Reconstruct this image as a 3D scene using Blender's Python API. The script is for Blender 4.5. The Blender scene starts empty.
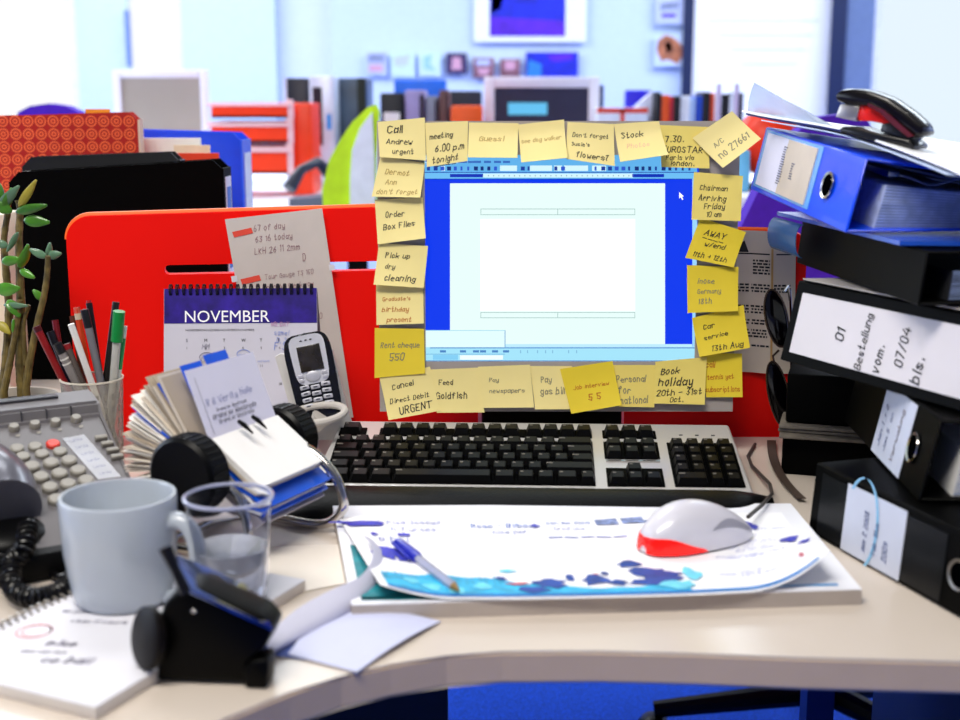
import bpy, bmesh, math, random
from mathutils import Vector, Matrix, Euler
from mathutils.noise import noise as pnoise
random.seed(11)
V = Vector
C = bpy.context.scene.collection
S = bpy.context.scene
DESK = 0.74
CAM = V((0, 0, 1.15))
FPX = 1300.0
PITCH = math.atan(260 / 1300)

# ---------------------------------------------------------------- camera
cd = bpy.data.cameras.new('camera'); cam = bpy.data.objects.new('camera', cd); C.objects.link(cam)
cd.sensor_width = 36; cd.lens = FPX / 960 * 36
cam.location = CAM; cam.rotation_euler = (math.pi/2 - PITCH, 0, 0)
cd.dof.use_dof = True; cd.dof.focus_distance = 1.56; cd.dof.aperture_fstop = 4.8
cd.clip_start = .05
S.camera = cam

# ---------------------------------------------------------------- world, lights, exposure
w = bpy.data.worlds.new('world'); S.world = w; w.use_nodes = True
nt = w.node_tree; nt.nodes.clear()
wo = nt.nodes.new('ShaderNodeOutputWorld'); bg = nt.nodes.new('ShaderNodeBackground')
tc = nt.nodes.new('ShaderNodeTexCoord'); sx = nt.nodes.new('ShaderNodeSeparateXYZ')
rp = nt.nodes.new('ShaderNodeValToRGB')
rp.color_ramp.elements[0].position = 0.0; rp.color_ramp.elements[0].color = (.16, .17, .20, 1)
rp.color_ramp.elements[1].position = 0.9; rp.color_ramp.elements[1].color = (.93, .96, 1, 1)
nt.links.new(tc.outputs['Generated'], sx.inputs[0]); nt.links.new(sx.outputs['Z'], rp.inputs[0])
nt.links.new(rp.outputs[0], bg.inputs[0]); nt.links.new(bg.outputs[0], wo.inputs[0])
bg.inputs[1].default_value = 0.30
def area(name, loc, rot, sx_, sy_, power, col):
    l = bpy.data.lights.new(name, 'AREA'); l.shape = 'RECTANGLE'; l.size = sx_; l.size_y = sy_
    l.energy = power; l.color = col
    o = bpy.data.objects.new(name, l); C.objects.link(o); o.location = loc; o.rotation_euler = rot
    return o
R = math.radians
area('ceiling_light', (-0.55, 0.1, 2.7), (R(28), 0, 0), 1.3, .5, 50, (1, .95, .87))
area('ceiling_light', (-0.7, 2.5, 2.75), (R(-10), 0, 0), 1.2, .6, 22, (.95, .97, 1))
area('ceiling_light', (-2.0, 5.0, 2.75), (0, 0, 0), 3.0, 1.6, 130, (.86, .93, 1))
area('ceiling_light', (2.0, 5.0, 2.75), (0, 0, 0), 3.0, 1.6, 130, (.80, .90, 1))
area('window_daylight', (-3.3, 2.0, 1.7), (0, R(-90), 0), 1.6, 2.4, 45, (.80, .89, 1))
S.view_settings.view_transform = 'Standard'; S.view_settings.look = 'None'
S.view_settings.gamma = 1; S.view_settings.use_curve_mapping = False
S.view_settings.exposure = 0.0
S.cycles.use_denoising = True
S.cycles.max_bounces = 8; S.cycles.transparent_max_bounces = 12
S.cycles.sample_clamp_indirect = 4

# ---------------------------------------------------------------- pixel helpers (used to measure the place from the photo)
FW = V((0, math.cos(PITCH), -math.sin(PITCH))); UP = V((0, math.sin(PITCH), math.cos(PITCH)))
def ray(px, py): return FW*FPX + V((px-480, 0, 0)) + UP*(360-py)
def at(px, py, Y):
    d = ray(px, py); return CAM + d*(Y/d.y)
def on(px, py, z=0.0):
    d = ray(px, py); return CAM + d*((DESK+z-CAM.z)/d.z)
def hit(px, py, P, N):
    d = ray(px, py); return CAM + d*((P-CAM).dot(N)/d.dot(N))

# ---------------------------------------------------------------- materials
def lin(c):
    if isinstance(c, str): c = tuple(int(c[i:i+2], 16)/255 for i in (0, 2, 4))
    return tuple(x/12.92 if x <= .04045 else ((x+.055)/1.055)**2.4 for x in c) + (1,)
MATS = {}
def mat(name, col, rough=.5, metal=0, var=.06, scale=30, bump=0, coat=0, trans=0, ior=1.45, emit=0, sub=0, alpha=1, spec=None):
    if name in MATS: return MATS[name]
    m = bpy.data.materials.new(name); m.use_nodes = True; MATS[name] = m
    n = m.node_tree.nodes; L = m.node_tree.links; b = n['Principled BSDF']
    c = lin(col)
    b.inputs['Base Color'].default_value = c
    b.inputs['Roughness'].default_value = rough; b.inputs['Metallic'].default_value = metal
    b.inputs['Coat Weight'].default_value = coat; b.inputs['Transmission Weight'].default_value = trans
    b.inputs['IOR'].default_value = ior; b.inputs['Alpha'].default_value = alpha
    if spec is not None: b.inputs['Specular IOR Level'].default_value = spec
    if emit:
        b.inputs['Emission Color'].default_value = c; b.inputs['Emission Strength'].default_value = emit
        if emit > .7: b.inputs['Base Color'].default_value = (.01, .01, .01, 1); b.inputs['Specular IOR Level'].default_value = .1
    if (var or bump) and not emit:
        t = n.new('ShaderNodeTexCoord'); z = n.new('ShaderNodeTexNoise'); z.inputs['Scale'].default_value = scale
        z.inputs['Detail'].default_value = 4
        L.new(t.outputs['Object'], z.inputs['Vector'])
        if var:
            r = n.new('ShaderNodeValToRGB')
            r.color_ramp.elements[0].position = .3; r.color_ramp.elements[1].position = .7
            r.color_ramp.elements[0].color = tuple(x*(1-var) for x in c[:3]) + (1,)
            r.color_ramp.elements[1].color = tuple(min(1, x*(1+var)) for x in c[:3]) + (1,)
            L.new(z.outputs['Fac'], r.inputs[0]); L.new(r.outputs[0], b.inputs['Base Color'])
        if bump:
            bp = n.new('ShaderNodeBump'); bp.inputs['Strength'].default_value = bump; bp.inputs['Distance'].default_value = .002
            L.new(z.outputs['Fac'], bp.inputs['Height']); L.new(bp.outputs[0], b.inputs['Normal'])
    return m

# ---------------------------------------------------------------- mesh builder
class MB:
    def __init__(s): s.bm = bmesh.new()
    def box(s, c, size, rot=None, bev=0, seg=2):
        r = bmesh.ops.create_cube(s.bm, size=1); vs = r['verts']
        bmesh.ops.scale(s.bm, vec=size, verts=vs)
        if bev:
            es = list({e for v in vs for e in v.link_edges})
            q = bmesh.ops.bevel(s.bm, geom=es, offset=bev, segments=seg, profile=.5, affect='EDGES')
            vs = list({v for f in q['faces'] for v in f.verts} | {v for v in vs if v.is_valid})
            vs = s._isl(vs[0])
        if rot is not None:
            bmesh.ops.transform(s.bm, matrix=(Euler(rot).to_matrix().to_4x4() if not isinstance(rot, Matrix) else rot), verts=vs)
        bmesh.ops.translate(s.bm, vec=c, verts=vs)
        return s
    def _isl(s, v0):
        seen = {v0}; st = [v0]
        while st:
            v = st.pop()
            for e in v.link_edges:
                o = e.other_vert(v)
                if o not in seen: seen.add(o); st.append(o)
        return list(seen)
    def poly(s, pts):
        return s.bm.faces.new([s.bm.verts.new(p) for p in pts])
    def prism(s, pts, ext):
        "closed outline pts (3-D) pushed along ext"
        a = [s.bm.verts.new(p) for p in pts]; b = [s.bm.verts.new(V(p)+V(ext)) for p in pts]
        s.bm.faces.new(a[::-1]); s.bm.faces.new(b)
        n = len(a)
        for i in range(n): s.bm.faces.new((a[i], a[(i+1) % n], b[(i+1) % n], b[i]))
        return s
    def lathe(s, prof, c=(0, 0, 0), seg=40, axis=None, close=False):
        M = Matrix.Identity(3) if axis is None else V((0, 0, 1)).rotation_difference(V(axis)).to_matrix()
        rings = []
        for r, z in prof:
            if r < 1e-6: rings.append([s.bm.verts.new(M @ V((0, 0, z)) + V(c))])
            else: rings.append([s.bm.verts.new(M @ V((r*math.cos(2*math.pi*i/seg), r*math.sin(2*math.pi*i/seg), z)) + V(c)) for i in range(seg)])
        pr = list(zip(rings, rings[1:]))
        if close: pr.append((rings[-1], rings[0]))
        for A, B in pr:
            for i in range(seg):
                j = (i+1) % seg
                if len(A) == 1 and len(B) == 1: continue
                if len(A) == 1: s.bm.faces.new((A[0], B[j], B[i]))
                elif len(B) == 1: s.bm.faces.new((A[i], A[j], B[0]))
                else: s.bm.faces.new((A[i], A[j], B[j], B[i]))
        return s
    def tube(s, pts, r, seg=10, cap=True, closed=False, flat=1.0):
        pts = [V(p) for p in pts]; n = len(pts); rs = r if isinstance(r, (list, tuple)) else [r]*n
        rings = []; pu = None
        for i, p in enumerate(pts):
            t = (pts[(i+1) % n] - pts[i-1]) if closed else (pts[min(i+1, n-1)] - pts[max(i-1, 0)])
            t.normalize()
            if pu is None: pu = t.orthogonal().normalized()
            pu = (pu - t*pu.dot(t)); pu = pu.normalized() if pu.length > 1e-6 else t.orthogonal().normalized()
            w_ = t.cross(pu)
            rings.append([s.bm.verts.new(p + pu*math.cos(2*math.pi*k/seg)*rs[i] + w_*math.sin(2*math.pi*k/seg)*rs[i]*flat) for k in range(seg)])
        prs = list(zip(rings, rings[1:])) + ([(rings[-1], rings[0])] if closed else [])
        for A, B in prs:
            for k in range(seg): s.bm.faces.new((A[k], A[(k+1) % seg], B[(k+1) % seg], B[k]))
        if cap and not closed: s.bm.faces.new(rings[0][::-1]); s.bm.faces.new(rings[-1])
        return s
    def surf(s, F, nu, nv, th=0):
        "sheet F(u,v)->point; th: thickness along its normal, away from the seen side"
        g = [[V(F(i/nu, j/nv)) for j in range(nv+1)] for i in range(nu+1)]
        top = [[s.bm.verts.new(p) for p in row] for row in g]
        for i in range(nu):
            for j in range(nv): s.bm.faces.new((top[i][j], top[i][j+1], top[i+1][j+1], top[i+1][j]))
        if th:
            bot = []
            for i in range(nu+1):
                row = []
                for j in range(nv+1):
                    du = g[min(i+1, nu)][j]-g[max(i-1, 0)][j]; dv = g[i][min(j+1, nv)]-g[i][max(j-1, 0)]
                    nn = du.cross(dv); nn = nn.normalized() if nn.length else V((0, 0, 1))
                    row.append(s.bm.verts.new(g[i][j] + nn*th))
                bot.append(row)
            for i in range(nu):
                for j in range(nv): s.bm.faces.new((bot[i][j], bot[i+1][j], bot[i+1][j+1], bot[i][j+1]))
            for i in range(nu):
                s.bm.faces.new((top[i][0], top[i+1][0], bot[i+1][0], bot[i][0]))
                s.bm.faces.new((top[i][nv], bot[i][nv], bot[i+1][nv], top[i+1][nv]))
            for j in range(nv):
                s.bm.faces.new((top[0][j], bot[0][j], bot[0][j+1], top[0][j+1]))
                s.bm.faces.new((top[nu][j], top[nu][j+1], bot[nu][j+1], bot[nu][j]))
        return s
    def ell(s, c, r, rot=None, seg=24, rings=14):
        q = bmesh.ops.create_uvsphere(s.bm, u_segments=seg, v_segments=rings, radius=1); vs = q['verts']
        bmesh.ops.scale(s.bm, vec=r, verts=vs)
        if rot is not None: bmesh.ops.transform(s.bm, matrix=Euler(rot).to_matrix().to_4x4() if not isinstance(rot, Matrix) else rot, verts=vs)
        bmesh.ops.translate(s.bm, vec=c, verts=vs); return s

def make(name, mb, m, parent=None, world=False, smooth=35, origin=None):
    "link ONE mesh object. world=True: the builder holds world coordinates"
    bm = mb.bm
    bmesh.ops.recalc_face_normals(bm, faces=bm.faces)
    if smooth:
        lim = math.cos(math.radians(smooth))
        for f in bm.faces: f.smooth = True
        for e in bm.edges:
            if len(e.link_faces) == 2 and e.link_faces[0].normal.dot(e.link_faces[1].normal) < lim: e.smooth = False
    o = None
    if world:
        if parent is not None:
            bm.transform(MW[parent.name].inverted())
        else:
            if origin is None:
                xs = [v.co for v in bm.verts]
                origin = V(((min(v.x for v in xs)+max(v.x for v in xs))/2, (min(v.y for v in xs)+max(v.y for v in xs))/2, min(v.z for v in xs)))
            bm.transform(Matrix.Translation(-V(origin)))
    me = bpy.data.meshes.new(name); bm.to_mesh(me); bm.free()
    me.materials.append(m)
    o = bpy.data.objects.new(name, me); C.objects.link(o)
    if parent is not None:
        o.parent = parent; MW[o.name] = MW[parent.name].copy()
    else:
        if world: o.location = origin
        MW[o.name] = Matrix.Translation(o.location)
    return o
MW = {}
def tag(o, label=None, cat=None, group=None, kind=None):
    if label: o['label'] = label
    if cat: o['category'] = cat
    if group: o['group'] = group
    if kind: o['kind'] = kind
    return o
def thing(name, label, cat, loc=(0, 0, 0), rot=(0, 0, 0), group=None):
    o = bpy.data.objects.new(name, None); C.objects.link(o)
    o.location = loc; o.rotation_euler = rot; o.empty_display_size = .02
    MW[o.name] = Matrix.LocRotScale(V(loc), Euler(rot), None)
    return tag(o, label, cat, group)
def struct(name, mb, m, **k):
    o = make(name, mb, m, world=True, **k); o['kind'] = 'structure'; return o

# ---------------------------------------------------------------- handwriting: a single-line alphabet drawn as thin ink ribbons
G = dict(a="3516041233 3632", b="0802 052635331203", c="3516041233", d="3832 3516041233", e="0434351604031232", f="37281712 0626",
 g="3516041233 36312001", h="0802 0516263532", i="1612 1718", j="262110 2728", k="0802 3504 1432", l="0802", m="0602 05162522 25364542",
 n="0602 0516263532", o="16041222342616", p="0600 052635331203", q="3630 3516041233", r="0602 04162635", s="351605332203", t="18131233 0626",
 u="06031233 3632", v="061236", w="0612243246", x="0632 3602", y="061233 36312001", z="06360232", A="022842 1434", B="0208 0828372505 2534332202",
 C="371807031233", D="0208 082836342202", E="38080232 0525", F="380802 0525", G="3718070312323525", H="0208 3832 0535", I="1812", J="3833221203",
 K="0208 3805 0532", L="080232", M="0208254842", N="02083238", O="180703122233372818", P="0208 0828372505", R="0208 0828372505 1532",
 S="371807342203", T="2822 0848", U="080312223338", V="082248", W="0812253248", Y="082548 2522", Z="08380232")
G.update({'0': "180703122233372818", '1': "071812", '2': "071828370232", '3': "083815342203", '4': "280444 3632", '5': "38080525342203",
 '6': "2805031222342505", '7': "083812", '8': "15372818073322120315", '9': "36250618373622", '.': "1213", ',': "1201", '-': "0535",
 '+': "0535 2723", '/': "0238", '?': "0718281514 1213", '!': "1814 1213", "'": "1816", ':': "1615 1312", '&': "0238", '_': "0141"})
def strokes(text, jit=.25):
    x = 0; out = []
    for ch in text:
        if ch == ' ': x += 2.6; continue
        g = G.get(ch)
        if not g: x += 3; continue
        m = 0; sy = random.uniform(.9, 1.1)
        for st in g.split():
            pl = []
            for i in range(0, len(st), 2):
                a, b = int(st[i]), int(st[i+1]); m = max(m, a)
                pl.append((x + a*.9 + (b-2)*.16 + random.uniform(-jit, jit), (b-2)*sy + random.uniform(-jit, jit)))
            out.append(pl)
        x += m*.9 + 1.5
    return out, x
def ink(mb, F, text, u0, v0, u1, wd=.55, jit=.25, asp=1.0, ang=0, vscale=1.0, maxsc=1e9):
    """write text along F(u,v) (v grows downward), baseline from (u0,v0) to u1; asp = width/height of the sheet"""
    st, W = strokes(text, jit); sc = min((u1-u0)/W, maxsc); ca, sa = math.cos(ang), math.sin(ang)
    for pl in st:
        for (x0, y0), (x1, y1) in zip(pl, pl[1:]):
            dx, dy = x1-x0, y1-y0; l = math.hypot(dx, dy) or 1; dx /= l; dy /= l; h = wd/2
            q = []
            for (x, y) in ((x0-dx*h-dy*h, y0-dy*h+dx*h), (x0-dx*h+dy*h, y0-dy*h-dx*h), (x1+dx*h+dy*h, y1+dy*h-dx*h), (x1+dx*h-dy*h, y1+dy*h+dx*h)):
                X = (x*ca - y*sa)*sc; Y = (x*sa + y*ca)*sc
                q.append(F(u0 + X, v0 - Y*asp*vscale))
            mb.poly(q)
def quad(mb, F, u0, v0, u1, v1, n=1):
    for i in range(n):
        a = u0+(u1-u0)*i/n; b = u0+(u1-u0)*(i+1)/n
        mb.poly([F(a, v0), F(a, v1), F(b, v1), F(b, v0)])
def blob(mb, F, pts): mb.poly([F(u, v) for u, v in pts])
def plane_map(TL, TR, BL, off=.0004):
    TL, TR, BL = V(TL), V(TR), V(BL); n = (BL-TL).cross(TR-TL).normalized()
    if n.dot(CAM-TL) < 0: n = -n
    return lambda u, v: TL + (TR-TL)*u + (BL-TL)*v + n*off
def printed(mb, F, text, u0, v0, u1, asp=1.0, bold=0, fs=None):
    "printed sans-serif text as flat mesh; baseline at v0, width u0..u1"
    cu = bpy.data.curves.new('t', 'FONT'); cu.body = text; cu.size = 1; cu.offset = bold; cu.resolution_u = 3
    o = bpy.data.objects.new('t', cu); C.objects.link(o)
    dg = bpy.context.evaluated_depsgraph_get(); dg.update()
    me = o.evaluated_get(dg).to_mesh()
    xs = [v.co.x for v in me.vertices]; x0, x1 = min(xs), max(xs); sc = fs or (u1-u0)/(x1-x0)
    vs = [mb.bm.verts.new(F(u0+(v.co.x-x0)*sc, v0 - v.co.y*sc*asp)) for v in me.vertices]
    for p in me.polygons:
        try: mb.bm.faces.new([vs[i] for i in p.vertices])
        except ValueError: pass
    bpy.data.objects.remove(o); bpy.data.curves.remove(cu)

# colours
BLACK = mat('black_plastic', '020202', .35, var=0, spec=.2)
MATTE = mat('matte_black', '020202', .6, var=.1, spec=.05)
WHITE = mat('white_paint', 'f2f4f8', .5)
PAPER = mat('paper', 'f1efec', .7, var=.02, scale=60)
CHROME = mat('chrome', 'c4c0bc', .16, 1, var=.03)
INK = mat('ink_dark', '15151c', .6, var=0)

# ================================================================ THE ROOM
carpet = mat('blue_carpet', '0a4fd0', .95, var=.45, scale=220, bump=.8)
wallm = mat('wall_paint', 'dbe6fb', .8, var=.02)
wallb = mat('wall_paint_blue', 'cfe0f8', .8, var=.02)
pier = mat('pier_paint', 'd2e4f6', .8, var=.02)
darkfr = mat('navy_frame', '10204a', .5)
daylight = mat('daylight_pane', 'ffffff', emit=1.0)
daysoft = mat('daylight_blind', 'e6f4ff', emit=1.0)
struct('floor', MB().box((0, 2.9, -.02), (8.4, 9.8, .04)), carpet)
YB = 7.0
def wall_piece(name, x0, x1, y0, y1, m, Y=YB, d=.1, full=False):
    a = at(x0, y0, Y); b = at(x1, y1, Y)
    z0, z1 = (0, 2.9) if full else (b.z, a.z)
    return struct(name, MB().box(((a.x+b.x)/2, Y+d/2, (z0+z1)/2), (abs(b.x-a.x), d, z1-z0)), m)
struct('wall_back', MB().box((0, 7.16, 1.45), (8.4, .1, 2.9)), wallm)
struct('wall_left', MB().box((-4.15, 2.9, 1.45), (.1, 9.6, 2.9)), wallm)
struct('wall_right', MB().box((4.15, 2.9, 1.45), (.1, 9.6, 2.9)), wallm)
struct('wall_front', MB().box((0, -1.9, 1.45), (8.4, .1, 2.9)), mat('wall_front_paint', '8a8f9c', .8))
# windows in the back wall (bright panes) with their piers
wl = at(0, 100, YB).x
def pane(n, x0, x1, m, Y=7.08):
    a = at(x0, 0, Y).x; b = at(x1, 0, Y).x
    w_ = struct('window_%d' % n, MB().box(((a+b)/2, Y, 1.75), (b-a, .03, 2.1)), m)
    f = MB()
    for xx in (a, b): f.box((xx, Y-.02, 1.75), (.04, .05, 2.14))
    for zz in (.7, 2.8): f.box(((a+b)/2, Y-.02, zz), (b-a, .05, .04))
    make('window_frame', f, WHITE, w_, world=True)
pane(1, -230, 74, daylight); pane(2, 128, 182, daylight); pane(3, 876, 1240, daysoft)
wall_piece('trim_1', 74, 126, 0, 0, pier, full=True)
wall_piece('trim_2', 180, 274, 0, 0, pier, full=True)
wall_piece('trim_3', 842, 876, 0, 0, mat('grey_blue_pier', '64769e', .7), full=True, Y=6.9)
wall_piece('trim_4', 836, 842, -60, 118, darkfr, Y=6.88, d=.02)
wall_piece('trim_5', 124, 130, 10, 66, mat('navy_catch', '6f8cc6', .5), Y=6.96, d=.04)
wall_piece('trim_6', 330, 688, -80, 300, wallb, Y=7.04, d=.06)

def flatbox(mb, x0, y0, x1, y1, Y, d):
    a = at(x0, y0, Y); b = at(x1, y1, Y)
    mb.box(((a.x+b.x)/2, Y+d/2, (a.z+b.z)/2), (abs(b.x-a.x), d, abs(a.z-b.z)))
    return mb
# whiteboard
t = thing('whiteboard', 'large blank whiteboard with navy left frame on the back wall', 'whiteboard', at(762, 60, 7.0))
make('board', flatbox(MB(), 690, -70, 834, 150, 6.98, .04), mat('board_white', 'fbfbff', .35, var=.01), t, world=True)
make('frame', flatbox(MB(), 686.5, -74, 690, 152, 6.96, .02), darkfr, t, world=True)
m = MB()
Fb = plane_map(at(690, 0, 6.975), at(834, 0, 6.975), at(690, 120, 6.975), .002)
for k in range(4): quad(m, Fb, .12+.08*k, .16+.12*k, .9-.05*k, .168+.12*k)
make('marker_writing', m, mat('marker_pale', 'd7e2f0', .6), t, world=True, smooth=0)

def picture(name, label, cat, x0, y0, x1, y1, base, marks=(), group=None, Y=7.0):
    t = tag(make(name, flatbox(MB(), x0, y0, x1, y1, Y, .012), base, world=True), label, cat, group)
    F = plane_map(at(x0, y0, Y), at(x1, y0, Y), at(x0, y1, Y), .0015)
    bym = {}
    for mm, pts in marks:
        k = bym.setdefault(mm.name, (mm, MB())); blob(k[1], F, pts)
    for mm, b in bym.values(): make('print', b, mm, t, world=True, smooth=0)
    return t
PB = mat('print_blue', '1226c8', .5, var=.5, scale=6); PV = mat('print_violet', '5a1ed0', .5, var=.4, scale=8); PS = mat('print_sky', '2f8fe6', .5, var=.4, scale=8)
PN = mat('print_navy', '141a3a', .5, var=.4); PP = mat('print_pink', 'd9a2b8', .5, var=.3, scale=10); PG = mat('print_grey', '8e97b8', .5, var=.3, scale=14)
PLI = mat('print_lilac', 'c3cdf2', .6, var=.1); PWH = mat('print_white', 'f4f6ff', .6, var=.02); PBR = mat('print_brown', '8a5a68', .6, var=.5, scale=12); PC = mat('print_cyan', '2fc2e2', .5, var=.2)
picture('poster', 'large blue and violet poster on white mount, high on back wall', 'poster', 474, -14, 586, 42, PWH,
  [(PB, [(.14, 0), (.82, 0), (.82, .62), (.14, .55)]), (PV, [(.14, .55), (.82, .62), (.82, .9), (.14, .9)]), (PS, [(.16, .05), (.28, .05), (.24, .4), (.15, .5)]), (PG, [(.42, .0), (.62, .0), (.58, .2), (.46, .16)])])
picture('poster', 'small bright blue poster below the large blue and violet one', 'poster', 526, 52, 578, 77, PB, [(PS, [(.05, .3), (.3, .5), (.3, .98), (.02, .98)]), (PV, [(.4, .1), (.9, .05), (.9, .3), (.5, .4)])])
picture('print_sheet', 'grey text print, leftmost of the small row on the back wall', 'print', 366, 52, 387, 75, PLI, [(PG, [(.1, .1), (.9, .1), (.9, .45), (.1, .45)]), (PP, [(.15, .55), (.8, .55), (.8, .85), (.15, .85)])])
picture('print_sheet', 'pale blue print with green tint, second in the wall row', 'print', 391, 52, 415, 77, mat('print_paleblue', 'cfe8f6', .6), [(PLI, [(.1, .2), (.8, .1), (.7, .5), (.2, .6)])])
picture('print_sheet', 'pale blue sheet with faint teal blots, third in the wall row', 'print', 419, 52, 441, 76, mat('print_paleblue', 'cfe8f6', .6), [(mat('print_teal', '9fcfe0', .6), [(.2, .2), (.6, .1), (.5, .5), (.8, .8), (.2, .7)])])
picture('photo_print', 'dark violet photo print with pink centre in the wall row', 'print', 446, 53, 467, 74, mat('print_plum', '3a2a5c', .5), [(PP, [(.3, .2), (.7, .2), (.75, .8), (.25, .8)])])
picture('photo_print', 'brown and lilac photo print right of the dark violet one', 'print', 473, 58, 494, 78, PBR, [(PLI, [(.15, .1), (.8, .1), (.8, .35), (.15, .35)]), (PP, [(.2, .5), (.8, .5), (.7, .85), (.3, .85)])])
picture('photo_print', 'pink portrait print directly left of the small blue poster', 'print', 500, 59, 520, 77, PBR, [(PP, [(.25, .1), (.75, .1), (.75, .6), (.25, .6)])])
picture('print_sheet', 'grey lilac print at the top beside the whiteboard frame', 'print', 656, -6, 684, 24, PLI, [(PG, [(.15, .3), (.85, .25), (.8, .5), (.15, .55)]), (PV, [(.2, .65), (.7, .65), (.7, .78), (.2, .78)])], Y=6.99)
picture('flower_print', 'brown and orange flower shaped print left of the whiteboard', 'print', 655, 34, 685, 66, mat('print_flowerground', 'cfe0f8', .6),
  [(mat('print_rust', 'b06a4a', .6, var=.5, scale=20), [(.05, .5), (.1, .2), (.35, .02), (.6, .1), (.85, .3), (.98, .6), (.75, .95), (.45, .8), (.2, .85)]), (mat('print_mauve', '7a6cc0', .6), [(.3, .3), (.5, .2), (.6, .5), (.4, .6)])], Y=6.99)

# ---------------- far work tables
counter = mat('white_counter', 'eef1fb', .45, var=.02)
def table(x0, x1, Y0, Y1, z, label):
    t = thing('work_table', label, 'table', ((x0+x1)/2, (Y0+Y1)/2, 0))
    make('table_top', MB().box(((x0+x1)/2, (Y0+Y1)/2, z-.0125), (x1-x0, Y1-Y0, .025), bev=.004), counter, t, world=True)
    for sx_ in (x0+.06, x1-.06):
        for sy in (Y0+.06, Y1-.06):
            make('leg', MB().box((sx_, sy, (z-.025)/2), (.04, .04, z-.025)), mat('grey_leg', '9aa2b8', .4, .5), t, world=True)
ZT = .86
table(-1.75, -.28, 3.5, 5.3, ZT, 'white work table behind the blue binder, carrying orange trays')
table(-.24, 1.9, 4.25, 5.3, ZT, 'white work table behind the framed monitor, carrying books and folders')
def bgbox(name, label, cat, x0, y0, x1, Y, d, m, group=None, z0=ZT, bev=.006, marks=(), yaw=0):
    "an upright thing standing on the far table: x0..x1 wide, top at y0"
    a = at(x0, y0, Y); b = at(x1, y0, Y)
    t = tag(make(name, MB().box(((a.x+b.x)/2, Y+d/2, (a.z+z0)/2), (b.x-a.x, d, a.z-z0), bev=bev), m, world=True), label, cat, group)
    F = plane_map((a.x, Y, a.z), (b.x, Y, a.z), (a.x, Y, z0), .0015)
    for nm, mm, u0, v0, u1, v1 in marks:
        q = MB(); quad(q, F, u0, v0, u1, v1); make(nm, q, mm, t, world=True, smooth=0)
    return t
def monitor_bg(label, x0, y0, x1, y1, Y, scr, border, deep, caption=None):
    a = at(x0, y0, Y); b = at(x1, y1, Y); cx = (a.x+b.x)/2; w_ = b.x-a.x; h = a.z-b.z; cz = (a.z+b.z)/2
    t = thing('desktop_monitor', label, 'monitor', (cx, Y, ZT))
    hs = mat('monitor_shell_pale', 'e9e6f4', .4, var=.02)
    bz = MB(); bb = border
    for (x, z, sw, sh) in ((a.x+bb/2, cz, bb, h), (b.x-bb/2, cz, bb, h), (cx, a.z-bb/2, w_-2*bb, bb), (cx, b.z+bb/2, w_-2*bb, bb)):
        bz.box((x, Y, z), (sw, .035, sh), bev=.004)
    make('bezel', bz, hs, t, world=True)
    make('screen', MB().box((cx, Y+.006, cz), (w_-2*bb, .012, h-2*bb)), scr, t, world=True)
    q = MB()
    F0 = [V((cx+sx_*w_/2*.96, Y+.02, cz+sz*h/2*.96)) for sx_, sz in ((-1, -1), (1, -1), (1, 1), (-1, 1))]
    F1 = [V((cx+sx_*w_/2*.62, Y+deep, cz+sz*h/2*.62)) for sx_, sz in ((-1, -1), (1, -1), (1, 1), (-1, 1))]
    A = [q.bm.verts.new(p) for p in F0]; B = [q.bm.verts.new(p) for p in F1]
    q.bm.faces.new(A[::-1]); q.bm.faces.new(B)
    for i in range(4): q.bm.faces.new((A[i], A[(i+1) % 4], B[(i+1) % 4], B[i]))
    make('rear_housing', q, hs, t, world=True)
    make('stand', MB().lathe([(0, 0), (.1, 0), (.09, .02), (.03, .035), (.028, max(.04, b.z-ZT+.01)), (0, max(.04, b.z-ZT+.01))], (cx, Y+.1, ZT)), hs, t, world=True)
    if caption:
        F = plane_map((a.x, Y-.001, a.z), (b.x, Y-.001, a.z), (a.x, Y-.001, b.z), .002)
        q = MB(); quad(q, F, *caption[0]); make('lit_label', q, caption[1], t, world=True, smooth=0)
    return t
monitor_bg('pale desktop monitor with beige grey screen by the bright windows', 113, 70, 211, 152, 4.6, mat('screen_beige', 'a39a90', .4, var=.08, scale=3), .026, .3)
monitor_bg('pale desktop monitor with dark screen and glowing blue caption', 484, 77, 598, 152, 4.55, mat('screen_slate', '34364e', .3, var=.05), .036, .32,
   ((.21, .34, .55, .50), mat('caption_blue', '66c4f4', emit=1.0)))
# orange letter trays
OR = mat('orange_plastic', 'f83c08', .4, var=.05); PK = mat('tray_rim_pale', 'f4c4c8', .4, var=.02)
for k, (y0, y1) in enumerate(((103, 118), (122, 143), (146, 174))):
    Y = 4.0; a = at(211, y0, Y); b = at(288, y1, Y)
    t = thing('letter_tray', ['orange letter tray at the top of the three tray stack', 'orange letter tray in the middle of the three tray stack', 'orange letter tray at the bottom of the three tray stack'][k],
              'tray', ((a.x+b.x)/2, Y+.12, b.z), group='orange letter trays on the far table')
    q = MB(); hh = (a.z-b.z)
    q.box(((a.x+b.x)/2, Y+.13, b.z+.004), (b.x-a.x, .26, .008)); q.box(((a.x+b.x)/2, Y+.256, b.z+hh/2), (b.x-a.x, .008, hh))
    for xx in (a.x+.004, b.x-.004): q.box((xx, Y+.13, b.z+hh/2), (.008, .26, hh))
    q.box(((a.x+b.x)/2, Y+.004, b.z+hh*.38), (b.x-a.x-.016, .008, hh*.76))
    make('tray_body', q, OR, t, world=True)
    make('rim', MB().box(((a.x+b.x)/2, Y-.008, b.z+hh*.88), (b.x-a.x+.02, .016, hh*.20), bev=.004), PK, t, world=True)
    make('corner_post', MB().box((b.x+.006, Y+.01, b.z+hh*.5+.004), (.02, .02, hh+.012), bev=.003), PK, t, world=True)
bgbox('magazine_holder', 'orange magazine holder directly right of the letter trays', 'holder', 290, 103, 311, 4.05, .22, OR)
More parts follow.
